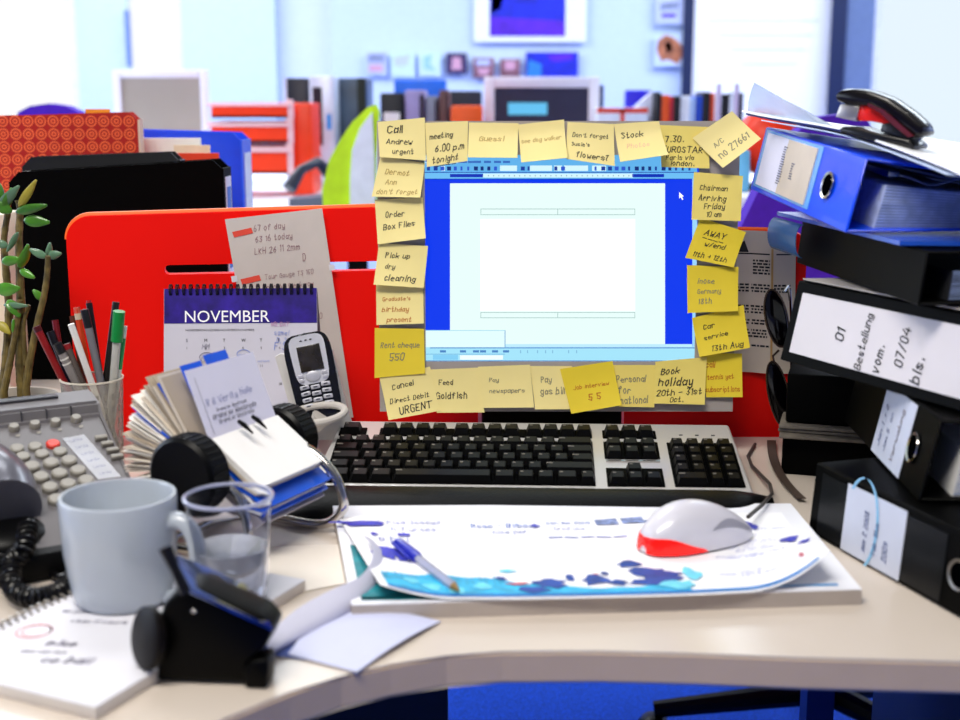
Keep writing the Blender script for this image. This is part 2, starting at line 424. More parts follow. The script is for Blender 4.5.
bgbox('computer_tower', 'black computer case in front of the pale silver tower', 'computer', 284, 78, 308, 4.5, .3, mat('case_black', '0c1024', .4), marks=[('side_stripe', mat('pale_edge', 'dfe6ff', .4), 0, 0, .1, 1)])
bgbox('computer_tower', 'silver computer tower with dark slot and blue badge', 'computer', 309, 76, 334, 4.45, .3, mat('case_silver', 'd3dcf2', .35, .2), marks=[('drive_slot', mat('case_black', '0c1024', .4), .12, .1, .5, .62), ('badge', PS, .66, .34, .86, .48)])
bgbox('computer_tower', 'dark green and blue grey computer case behind lime chair', 'computer', 338, 78, 366, 4.6, .3, mat('case_green', '4b6078', .4, var=.5, scale=4), marks=[('edge_panel', mat('case_darkgreen', '16261e', .4), .68, 0, 1, 1)])
# lime chair
def chair_back(label, pts, m, Y, th, seat_z, mi=None, inner=None, lean=.0, a0=.3, rad=.26):
    P = [at(x, y, Y) for x, y in pts]
    cx = sum(p.x for p in P)/len(P)
    t = thing('office_chair', label, 'chair', (cx, Y, 0))
    make('backrest', MB().prism(P, (0, th, 0)), m, t, world=True, smooth=50)
    if inner:
        P2 = [at(x, y, Y-.012) for x, y in inner]
        make('back_pad', MB().prism(P2, (0, .011, 0)), mi, t, world=True)
    make('seat', MB().box((cx, Y-.2, seat_z), (.44, .42, .06), bev=.02), m, t, world=True)
    make('back_support', MB().box((cx, Y+th+.01, (seat_z+P[0].z)/2), (.05, .02, abs(P[0].z-seat_z)+.1)), BLACK, t, world=True)
    make('column', MB().tube([(cx, Y-.2, .1), (cx, Y-.2, seat_z-.02)], .025), BLACK, t, world=True)
    for k in range(5):
        a = 2*math.pi*k/5+a0; e = (cx+rad*math.cos(a), Y-.2+rad*math.sin(a), .07)
        leg = make('leg', MB().tube([(cx, Y-.2, .12), e], [.024, .016]), BLACK, t, world=True)
        make('castor', MB().lathe([(0, -.02), (.028, -.02), (.03, -.015), (.03, .015), (.028, .02), (0, .02)], (e[0], e[1], .03), seg=16, axis=(math.sin(a), -math.cos(a), 0)), BLACK, leg, world=True)
    return t
LIME = mat('lime_fabric', 'c6ee1c', .7, var=.1, scale=20)
t = chair_back('lime green office chair with white inner back, behind the red panel', [(325, 250), (322, 190), (329, 160), (340, 140), (352, 122), (368, 107), (376, 104), (379, 112), (376, 160), (378, 250)], LIME, 3.2, .03, .5,
   mat('chair_white_mesh', 'e8ecf6', .7), [(350, 230), (350, 180), (352, 150), (360, 128), (372, 112), (374, 160), (376, 230)])
# grey desk telephone on far table
t = thing('telephone', 'blurred dark grey desk telephone between the lime chair and orange trays', 'telephone', at(312, 188, 3.7))
p = at(312, 186, 3.7)
make('base', MB().prism([(p.x-.055, 3.62, ZT), (p.x+.055, 3.62, ZT), (p.x+.055, 3.62, ZT+.03), (p.x-.055, 3.62, ZT+.02)], (0, .14, 0)), mat('phone_grey', '5c6478', .5), t, world=True)
make('handset', MB().tube([(p.x-.05, 3.60, ZT+.05), (p.x-.02, 3.63, ZT+.10), (p.x+.02, 3.68, ZT+.12), (p.x+.045, 3.72, ZT+.09)], [.02, .014, .014, .02]), mat('phone_dark', '262a3c', .4), t, world=True)
bgbox('paper_tray', 'slate grey tray with white papers right of the lime chair', 'tray', 345, 192, 376, 3.55, .25, mat('slate_plastic', '5a6488', .5), marks=[('paper_edges', PAPER, 0, 0, 1, .4)])
# folder row left of the monitor
grp = 'folders standing behind the top left notes'
for (x0, x1, y0, c, lab) in ((380, 403, 93, '11131c', 'black box file with white spine label in the far folder row'), (405, 425, 90, '9a8fc0', 'lilac grey folder right of the black box file'),
    (426, 438, 96, '7d8296', 'grey folder between the lilac one and the brown one'), (439, 449, 90, '5a3a3c', 'dark brown folder at the right end of the folder row')):
    mk = [('spine_label', PAPER, .15, .2, .85, .34), ('spine_label', PAPER, .15, .42, .85, .95)] if c == '11131c' else [('edge_stripe', mat('dark_rib', '2a2030', .5), .72, .05, .95, 1)]
    bgbox('box_file', lab, 'folder', x0, y0, x1, 4.35, .25, mat('folder_'+c, c, .5), grp, marks=mk)
bgbox('storage_box', 'bright blue flat box standing behind the far folders', 'box', 394, 80, 446, 4.75, .12, mat('box_blue', '1a6be6', .5))
bgbox('storage_box', 'black box above the orange box left of dark screen', 'box', 450, 91, 482, 4.72, .2, mat('box_black', '10142c', .5))
bgbox('storage_box', 'plain orange box left of the monitor with glowing caption', 'box', 451, 106, 483, 4.3, .2, mat('box_orange', 'fb5a10', .5))
# right of the monitor
bgbox('storage_box', 'white box with orange outline right of the far dark screen', 'box', 597, 108, 648, 4.4, .15, mat('box_white', 'e6ecfa', .5), marks=[('orange_edge', OR, 0, 0, 1, .06), ('orange_edge', OR, .46, 0, .54, .6)])
bgbox('speaker', 'narrow navy speaker standing just behind the white box', 'speaker', 597, 85, 604, 4.8, .1, darkfr)
bgbox('folder', 'royal blue folder left of the far book row', 'folder', 626, 90, 652, 4.75, .05, mat('folder_royal', '2016c8', .5))
t = tag(make('papers', MB().prism([at(634, 108, 4.5), at(652, 92, 4.5), at(656, 92, 4.5), at(657, 136, 4.5), at(640, 136, 4.5)], (0, .05, 0)), mat('pale_lilac_paper', 'dfe0f6', .6), world=True), 'leaning pale papers in front of the royal blue folder', 'paper')
bks = [(656, 662, 92, '10101c', 'black'), (662, 670, 95, 'f4571c', 'orange'), (670, 674, 97, 'ef3a5a', 'pink'), (674, 681, 96, '10101c', 'black'), (681, 684, 96, 'e8eef8', 'white'), (684, 691, 96, 'f2f4fa', 'white'),
       (691, 696, 98, 'a8c4ee', 'pale blue'), (696, 703, 96, '1a4cc0', 'mid blue'), (703, 711, 92, '10101c', 'black'), (711, 716, 93, 'e04a20', 'rust'), (716, 722, 93, 'e8eef8', 'white'), (722, 730, 94, '10101c', 'black'), (730, 738, 95, 'dfe6f4', 'white'), (738, 744, 93, '16182c', 'black')]
where = ['at the left end of the far row', 'second from the left in the far row', 'squeezed between orange and black books', 'right of the pink book', 'thin, just after the second black book', 'wide, beside the pale blue book',
         'between wide white and mid blue books', 'near the middle of the far row', 'right of the mid blue book', 'right of the third black book', 'after the rust book', 'between two white books at the right', 'second from the right end', 'at the right end of the far row']
for (x0, x1, y0, c, nm), wh in zip(bks, where):
    bgbox('book', ('%s book spine %s' % (nm, wh)), 'book', x0, y0, x1-.4, 4.4+random.uniform(0, .03), .16, mat('book_'+c, c, .5), 'books in the far row behind the monitor', bev=.002)
for x, lab in ((719, 'tall pinkish white rod left of the slanted note'), (737, 'tall pinkish white rod nearer the clear wallet')):
    a = at(x, 84, 4.3); tag(make('ruler', MB().box((a.x, 4.3, (a.z+ZT)/2), (.014, .004, a.z-ZT)), mat('ruler_pink', 'f6dff0', .4), world=True), lab, 'ruler')
bgbox('book', 'light blue book low behind the slanted note', 'book', 738, 150, 751, 2.9, .12, mat('book_sky', '6fc0e8', .5), z0=.95)
table(.5, 1.3, 2.75, 3.3, .95, 'white side table behind the purple chair')
p = at(768, 142, 3.0)
t = thing('desk_lamp', 'orange red round shade behind the slanted yellow note', 'lamp', (p.x, 3.0, .95))
make('lamp_shade', MB().ell((p.x, 3.0, p.z), (.075, .06, .078)), mat('shade_red', 'f4340c', .4), t, world=True)
make('base', MB().lathe([(0, 0), (.05, 0), (.05, .01), (.008, .02), (.008, .06), (0, .06)], (p.x, 3.0, .95)), BLACK, t, world=True)
# chairs
PUR = mat('purple_fabric', '4a12b4', .8, var=.12, scale=40)
chair_back('purple office chair behind the blue binder and brown carton', [(728, 300), (742, 225), (772, 162), (800, 130), (822, 117), (845, 114), (866, 118), (880, 142), (884, 200), (880, 300)], PUR, 2.35, .06, .48, a0=math.pi-.1, rad=.30)
chair_back('purple office chair peeping over the red patterned folder', [(14, 130), (18, 112), (30, 106), (48, 103.5), (66, 106), (78, 112), (83, 130), (80, 200), (20, 200)], PUR, 3.4, .06, .5)

# ================================================================ THE DESK
deskm = mat('desk_laminate', 'd2c6ba', .26, var=.015, scale=8)
edgem = mat('desk_edge', 'd6bea2', .45, var=.02)
# worktop outline: front edge follows the curve seen in the photo
front = [on(x, y) for x, y in ((-420, 1000), (-100, 860), (60, 790), (160, 745), (225, 718), (289, 692), (340, 675), (390, 664), (446, 654.5), (502, 651), (600, 650.5), (700, 653), (800, 657), (960, 661), (1100, 664), (1300, 668))]
front = [V((p.x, p.y, DESK-.026)) for p in front]
bkY = 1.565
pts = front + [V((1.15, bkY, DESK-.026)), V((-1.1, bkY, DESK-.026))]
t = thing('office_desk', 'cream white office desk with curved front edge carrying the keyboard', 'desk', (0, 1.2, 0))
mb = MB(); mb.prism(pts, (0, 0, .026))
es = [e for e in mb.bm.edges if abs(e.verts[0].co.z-e.verts[1].co.z) < 1e-6]
bmesh.ops.bevel(mb.bm, geom=es, offset=.0018, segments=2, profile=.5, affect='EDGES')
make('worktop', mb, deskm, t, world=True)
q = MB()
for a, b in zip(front, front[1:]):
    d = (b-a); nn = V((d.y, -d.x, 0)).normalized()*.0012
    if nn.y > 0: nn = -nn
    q.prism([a+V((0, 0, .002)), b+V((0, 0, .002)), b+V((0, 0, .0235)), a+V((0, 0, .0235))], nn)
make('edge_band', q, edgem, t, world=True)
dk = mat('desk_frame_dark', '090a10', .5)
q = MB(); a = on(330, 690); q.box((-.33, 1.5, .36), (.58, .04, .70)); make('modesty_panel', q, dk, t, world=True)
for x, y in ((-.9, 1.2), (.95, 1.2), (-.9, 1.5), (.95, 1.5)):
    make('leg', MB().box((x, y, .357), (.05, .05, .714)), dk, t, world=True)
p = at(817, 700, 1.35)
make('leg', MB().box((p.x, 1.35, .357), (.03, .03, .714)), mat('leg_navy', '1a2c60', .4, .3), t, world=True)
make('drawer_pedestal', MB().box((.68, 1.2, .36), (.42, .5, .70), bev=.004), dk, t, world=True)
# red divider
RED = mat('red_panel', 'ff0f04', .5, var=.03, scale=5, spec=.2)
A = at(65, 222, 1.60); B = at(377, 207, 1.66)
dirp = (B-A); dirp.z = 0; dirp.normalize()
XR = (at(478, 380, 1.66).x - A.x)/dirp.x
topz = (A.z+B.z)/2+.004; tl = topz-A.z
def P3(u, z, o=0): return V((A.x, A.y, 0)) + dirp*u + V((0, 0, z)) + V((dirp.y, -dirp.x, 0))*o
zs1 = at(250, 264, 1.63).z; zs0 = at(250, 273.5, 1.63).z
u_s = (at(163, 272, 1.61).x-A.x)/dirp.x
def rz(u): return A.z + (B.z-A.z)*min(1, max(0, u/(B-A).length)*1.0)
q = MB(); rr = .03
def arc(cx, cz, r, a0, a1, n=8): return [(cx+r*math.cos(math.radians(a0+(a1-a0)*i/n)), cz+r*math.sin(math.radians(a0+(a1-a0)*i/n))) for i in range(n+1)]
# panel drawn as four strips round the slot, so the slot is a real opening
z_lo = .55; z_top = topz+.004
out = [(0, z_lo)] + [(XR, z_lo)] + arc(XR-rr, z_top-rr, rr, 0, 90) + arc(rr, z_top-rr-.008, rr, 90, 180)
slot = arc(u_s+.006, (zs0+zs1)/2, (zs1-zs0)/2, 90, 270) + [(XR-.05, zs0), (XR-.05, zs1)]
bm = q.bm
vo = [bm.verts.new(P3(*p)) for p in out]; vi = [bm.verts.new(P3(*p)) for p in slot]
eo = [bm.edges.new((vo[i], vo[(i+1) % len(vo)])) for i in range(len(vo))]; ei = [bm.edges.new((vi[i], vi[(i+1) % len(vi)])) for i in range(len(vi))]
bmesh.ops.triangle_fill(bm, use_beauty=True, use_dissolve=False, edges=eo+ei)
ret = bmesh.ops.extrude_face_region(bm, geom=list(bm.faces))
bmesh.ops.translate(bm, vec=V((-dirp.y, dirp.x, 0))*.018, verts=[g for g in ret['geom'] if isinstance(g, bmesh.types.BMVert)])
t = tag(make('divider_panel', q, RED, world=True), 'bright red plastic desk divider with a long slot, behind the calendar and monitor', 'divider')
t['label'] = 'bright red desk divider panel with a long slot, standing behind the monitor'
make('edge_lip', MB().tube([P3(u, z+.001, -.009) for u, z in (arc(rr, z_top-rr-.008, rr, 180, 90) + [(XR-rr, z_top)])], .0035, seg=6), mat('orange_lip', 'ff6a10', .5), t, world=True)
PN_ = V((dirp.y, -dirp.x, 0)).normalized()      # faces the camera

# ---- neighbour desk behind the divider and the files on it
t = thing('office_desk', 'neighbouring desk hidden behind the red divider, holding the black binders', 'desk', (-.4, 2.0, 0))
make('worktop', MB().box((0, 2.06, DESK-.013), (2.4, .70, .026), bev=.002), deskm, t, world=True)
for x, y in ((-1.1, 1.75), (1.1, 1.75), (-1.1, 2.3), (1.1, 2.3)): make('leg', MB().box((x, y, .357), (.05, .05, .714)), dk, t, world=True)
def upright_file(name, label, x0, y0, x1, y1, Y, th, m, group=None, spine_m=None, slope=0, cat='binder'):
    "file standing on its edge, its wide cover towards the camera; (x0,y0) top left, (x1,y1) top right in the photo"
    a = at(x0, y0, Y); b = at(x1, y1, Y)
    t = thing(name, label, cat, ((a.x+b.x)/2, Y, DESK), group=group)
    def cov(yy, nm):
        out = [V((a.x, yy, DESK)), V((b.x, yy, DESK)), V((b.x, yy, b.z-.012)), V((b.x-.012, yy, b.z)), V((a.x+.015, yy, a.z)), V((a.x, yy, a.z-.015))]
        q = MB().prism(out, (0, .003, 0)); return make(nm, q, m, t, world=True)
    cov(Y, 'cover'); cov(Y+th, 'cover')
    make('spine', MB().box((b.x+.0015, Y+th/2+.0015, (DESK+b.z-.012)/2), (.003, th+.003, b.z-.012-DESK)), spine_m or m, t, world=True)
    make('pages', MB().box(((a.x+b.x)/2-.005, Y+th/2+.0015, (DESK+min(a.z, b.z)-.02)/2), (b.x-a.x-.02, th*.8, min(a.z, b.z)-.02-DESK)), PAPER, t, world=True)
    return t, a, b
t, a, b = upright_file('lever_arch_binder', 'large black binder with pale spine window behind the red divider', 8, 172, 221, 160, 1.90, .055, MATTE)
sp = plane_map((b.x+.003, 1.90, b.z-.02), (b.x+.003, 1.955, b.z-.02), (b.x+.003, 1.90, DESK+.02), 0)
q = MB(); q.box((b.x+.0035, 1.93, b.z-.10), (.001, .04, .15)); make('spine_label', q, mat('label_paleblue', 'dfe8f8', .5), t, world=True)
q = MB(); q.box((b.x+.0044, 1.93, b.z-.10), (.0008, .026, .12)); make('label_print', q, mat('label_blue', '3d78d8', .5), t, world=True)
t, a, b = upright_file('ring_binder', 'slimmer black binder just behind the large black one', 21, 157, 178, 152, 2.0, .03, mat('black_cover_soft', '08080a', .5))
tag(make('paper_wad', MB().prism([at(20, 172, 1.972), at(200, 160, 1.972), at(200, 200, 1.972), at(20, 200, 1.972)], (0, .012, 0)), PAPER, world=True), 'strip of white papers between the two black binders', 'paper')
# patterned red folder
PR = mat('red_card', 'b81608', .6, var=.04)
t, a, b = upright_file('patterned_folder', 'red card folder with orange ring pattern behind the black binders', -60, 117, 137, 112, 2.12, .02, PR, spine_m=mat('card_edge', 'e8c8b0', .6), cat='folder')
F = lambda u, v: V((a.x + u, 2.12-.0006, b.z - v))
q = MB(); q2 = MB()
P_ = .0203
nx = int((b.x-a.x)/P_)
for i in range(nx+1):
    for j in range(12):
        cx = (b.x-a.x) - .0135 - i*P_; cz = .0145 + j*.0203
        if cx < .01: continue
        for r0, r1, mm in ((.0068, .0092, q), (.0020, .0044, q)):
            n = 18
            for k in range(n):
                a0 = 2*math.pi*k/n; a1 = 2*math.pi*(k+1)/n
                mm.poly([F(cx+r*math.cos(g), cz+r*math.sin(g)) for r, g in ((r0, a0), (r1, a0), (r1, a1), (r0, a1))])
make('ring_pattern', q, mat('ring_orange', 'ff6a38', .6), t, world=True, smooth=0)
t, a, b = upright_file('lever_arch_binder', 'royal blue lever arch binder rising behind the black binders', 120, 130, 240, 133, 2.28, .085, mat('royal_blue_cover', '0c44e4', .4, coat=.2), spine_m=mat('royal_blue_spine', '1c5cf4', .35))
q = MB(); q.box((b.x+.004, 2.325, b.z-.12), (.001, .06, .17)); make('spine_label', q, mat('label_paleblue', 'dfe8f8', .5), t, world=True)
tag(make('paper_stack', MB().box((at(168, 150, 2.2).x, 2.2, (DESK+at(168, 138, 2.2).z)/2), (.11, .012, at(168, 138, 2.2).z-DESK)), PAPER, world=True), 'white papers poking up in front of the blue binder', 'paper')
t = tag(make('card_folder', MB().box((at(196, 155, 2.15).x, 2.15, (DESK+at(196, 153, 2.15).z)/2), (.075, .006, at(196, 153, 2.15).z-DESK)), mat('red_card2', 'e8401c', .6), world=True), 'thin red and white card between papers and blue binder', 'folder')
tag(make('cream_folder', MB().box((at(192, 148, 2.18).x, 2.18, (DESK+at(192, 145, 2.18).z)/2), (.06, .004, at(192, 145, 2.18).z-DESK)), mat('cream_card', 'efe6c8', .6), world=True), 'cream card sheet peeping above the thin red card', 'paper')
tag(make('orange_tab', MB().box((at(97, 112, 2.16).x, 2.165, (DESK+at(97, 109, 2.165).z)/2), (.04, .003, at(97, 109, 2.165).z-DESK)), mat('tab_orange', 'f7a020', .5), world=True), 'orange card tab showing above the red patterned folder', 'paper')

# cream box file behind plant
a = at(-60, 215, 1.72); b = at(11, 385, 1.72)
t = tag(make('magazine_file', MB().box(((a.x+b.x)/2, 1.76, (a.z+DESK)/2), (b.x-a.x, .08, a.z-DESK), bev=.003), mat('cream_card', 'efe6c8', .6), world=True), 'cream magazine file standing behind the jade plant at the left edge', 'file')

# ---- hand written sheet hanging on the divider
P0 = V((A.x, A.y, 0))
def onp(x, y, off): return hit(x, y, P0 + PN_*off, PN_)
TL, TR, BR, BL = onp(225, 219, .003), onp(322, 208, .003), onp(353, 416, .003), onp(262, 428, .003)
def Fsheet(u, v, off=0):
    p = (TL*(1-u)+TR*u)*(1-v) + (BL*(1-u)+BR*u)*v
    return p + PN_*(off + .004 + .004*math.sin(v*7)*v)
sheetm = mat('sheet_beige', 'd9cfc8', .7, var=.03)
t = tag(make('handwritten_sheet', MB().surf(lambda u, v: Fsheet(u, v), 6, 16, th=-.0004), sheetm, world=True), 'long handwritten paper sheet taped to the red divider above the calendar', 'paper')
q = MB(); Fi = lambda u, v: Fsheet(u, v, .001)
for tx, u0, v0, u1 in (("67 of day", .27, .07, .60), ("63 16 today", .27, .12, .66), ("LKH 26 11 2mm", .24, .175, .72), ("DX", .72, .23, .80), ("Tour Gauge TS(150)", .30, .295, .84), ("000 47 Clerkway", .30, .35, .80), ("Very 27 11 mm", .28, .40, .74), ("N7 07 66 01 0", .40, .51, .84)):
    ink(q, Fi, tx, u0, v0, u1, wd=.5, asp=.46)
make('handwriting', q, mat('ink_faded_brown', '9c7078', .6), t, world=True, smooth=0)
for u0, v0 in ((.05, .055), (.05, .275), (.08, .50)):
    q = MB(); blob(q, Fi, [(u0, v0+.006), (u0+.2, v0-.004), (u0+.21, v0+.022), (u0+.01, v0+.032)])
    make('highlighter_mark', q, mat('highlighter_red', 'f25340', .6), t, world=True, smooth=0)
F2 = lambda u, v: Fsheet(u, v, .0014)
for u in (-.04, .98):
    q = MB(); quad(q, F2, u, .262, u+.06, .29)
    make('tape', q, mat('tape_white', 'e8e8f0', .3), t, world=True, smooth=0)

# ================================================================ MONITOR
YM = 1.47
tiltm = math.radians(3.0)
MN = V((0, -math.cos(tiltm), math.sin(tiltm)))          # screen normal, leaning back
MP = V((0.12, YM, DESK+.05))
def om(x, y, off=0.0): return hit(x, y, MP + MN*off, MN)
bTL, bTR, bBR, bBL = om(379, 121), om(737, 121), om(732.5, 411.5), om(380, 411.5)
bw = (bTR-bTL).length; upm = V((0, math.sin(tiltm), math.cos(tiltm)))
X0 = bBL.x; X1 = bBR.x; h0 = 0; H = (bTL-bBL).length
def M3(x, h, o=0): return V((x, bBL.y, bBL.z)) + upm*h + MN*o
sTL, sBR = om(424.5, 155), om(697, 361.5)
def hh(p): return (p-bBL).dot(upm)
sx0, sx1, sh1, sh0 = sTL.x, om(697, 260).x, hh(om(560, 155)), hh(om(560, 361.5))
shell = mat('monitor_shell', 'a9a09b', .4, var=.02)
t = thing('monitor', 'grey flat monitor edged with yellow notes, showing an empty document', 'monitor', ((X0+X1)/2, YM, DESK))
q = MB()
def slab(q, x0, x1, h0, h1, o0, o1):
    q.prism([M3(x0, h0, o0), M3(x1, h0, o0), M3(x1, h1, o0), M3(x0, h1, o0)], MN*(o1-o0))
slab(q, X0, sx0, 0, H, -.035, 0); slab(q, sx1, X1, 0, H, -.035, 0); slab(q, sx0, sx1, 0, sh0, -.035, 0); slab(q, sx0, sx1, sh1, H, -.035, 0)
make('bezel', q, shell, t, world=True)
q = MB(); slab(q, X0+.03, X1-.03, .03, H-.03, -.06, -.0355); make('rear_housing', q, shell, t, world=True)
q = MB(); slab(q, sx0, sx1, sh0, sh1, -.006, -.003)
scr = make('screen', q, mat('lcd_blue', '0038f0', emit=1.0), t, world=True)
def Fs(x, y, o=0): # photo pixel on the lit face -> point of the screen
    return om(x, y, -.003) + MN*o
LV = {}
def sq(name, x0, y0, x1, y1, col, e=1.0, lev=1):
    k = (name, col); LV.setdefault(k, (MB(), e, lev))
    LV[k][0].poly([Fs(x0, y0, .0003*lev), Fs(x0, y1, .0003*lev), Fs(x1, y1, .0003*lev), Fs(x1, y0, .0003*lev)])
sq('toolbar', 424.5, 155, 697, 172.5, '63b4ee'); sq('toolbar', 424.5, 172.5, 697, 179, '6fc0f6', lev=1)
sq('toolbar_field', 441, 166, 445, 171, 'd8f4ff', lev=2)
for x0, x1 in ((500, 517), (530, 552), (554, 562), (564, 588), (592, 606)): sq('toolbar_field', x0, 165.5, x1, 171, 'd8f8ff', lev=2)
for k in range(40):
    x = 427 + k*6.7
    if any(a_ < x < b_ for a_, b_ in ((499, 517), (529, 552), (563, 588))): continue
    sq('toolbar_icon', x, 166.5, x+random.choice((2, 3, 4)), 170.5, random.choice(('1a3f9e', '2f5ad0', '16307a')), lev=3)
for x in (478, 488, 498, 464, 507): sq('menu_word', x-4, 160.8, x+3, 163, '3a6cc0', lev=2)
for x in (462, 472): sq('menu_word', x-4, 161, x+3, 163, '3a6cc0', lev=2)
sq('toolbar_rule', 424.5, 172, 697, 172.8, '1c49b8', lev=3); sq('toolbar_rule', 424.5, 178.6, 692, 179.4, '1c49b8', lev=3)
sq('ruler_end', 450, 174, 483, 177.2, '0a2fb8', lev=3); sq('ruler', 483, 173.5, 633, 177.6, 'd4f6ff', lev=3); sq('ruler_end', 632, 174, 664, 177.2, '0a2fb8', lev=3)
for k in range(28): sq('ruler_tick', 488+k*5.2, 175, 488.8+k*5.2, 176.4, '88a8c0', lev=4)
sq('page', 450, 183.3, 665, 347, 'eafffc', lev=2); sq('page_body', 480.5, 219, 635, 311, 'ffffff', e=1.15, lev=3)
for y0, y1 in ((208.6, 215), (312, 318)):
    for (a_, b_, c_, d_) in ((480.5, y0, 635, y0+.7), (480.5, y1-.7, 635, y1), (480.5, y0, 481.2, y1), (634.4, y0, 635, y1), (557.3, y0, 558, y1)): sq('outline', a_, b_, c_, d_, 'a8c8c4', lev=4)
sq('page', 424.5, 330, 505, 349, 'e4feff', lev=4); sq('outline', 424.5, 330, 505, 330.6, '9adcf0', lev=5); sq('outline', 504.6, 330, 505.4, 347, '6aa4d8', lev=5)
sq('scroll_strip', 692.2, 179, 697, 355, '9fd8ff', lev=3); sq('page', 505, 344, 692, 347, 'bfeeff', lev=3)
sq('status_bar', 424.5, 347, 697, 361.5, 'a6e6fc', lev=5)
sq('status_rule', 430, 347.3, 697, 348.1, '3f74c8', lev=6); sq('status_rule', 424.5, 360.3, 690, 361, '2f66c0', lev=6); sq('status_rule', 424.5, 353.6, 505, 354.2, '6ab0e0', lev=6)
sq('status_field', 460, 355, 503, 359.5, 'f2ffff', lev=6); sq('status_field', 433, 354.6, 458, 359.6, '84d0f6', lev=6)
for x in (440, 460, 473, 480, 492, 503): sq('status_word', x, 350, x+6, 352.3, '4a86c8', lev=6)
for x in (520, 527, 537, 545, 552, 568, 576): sq('status_word', x, 350, x+1, 353, '84bce0', lev=6)
k = ('cursor_arrow', 'ffffff'); LV[k] = (MB(), 1.1, 5)
LV[k][0].poly([Fs(679, 192, .0015), Fs(679, 198.5, .0015), Fs(680.6, 197.2, .0015), Fs(682, 200, .0015), Fs(683, 199.4, .0015), Fs(681.8, 196.6, .0015), Fs(683.6, 196.4, .0015)])
sq('caption_square', 424, 158, 430, 163, 'b8e4ff', lev=4); sq('caption_square', 425.5, 159.5, 428.5, 162, '2a60d0', lev=5)
for (nm, col), (b_, e, lev) in LV.items(): make(nm, b_, mat('lcd_'+col, col, emit=e), scr, world=True, smooth=0)
# foot and neck
q = MB(); q.box((.10, YM+.072, DESK+.006), (.20, .07, .012), bev=.004); make('foot', q, mat('foot_dark', '080606', .5, spec=.1), t, world=True)
make('neck', MB().box((at(551, 415, 1.53).x, YM+.055, DESK+.05), (.168, .025, .09), bev=.004), mat('foot_dark', '080606', .5, spec=.1), t, world=True)
q = MB(); Fz = lambda u, v: om(383+u*40, 400+v*12, .0006)
for k in range(4): quad(q, lambda u, v: om(u, v, .0006), 385+k*2.6, 402, 386.6+k*2.6, 405)
make('button_row', q, INK, t, world=True, smooth=0)

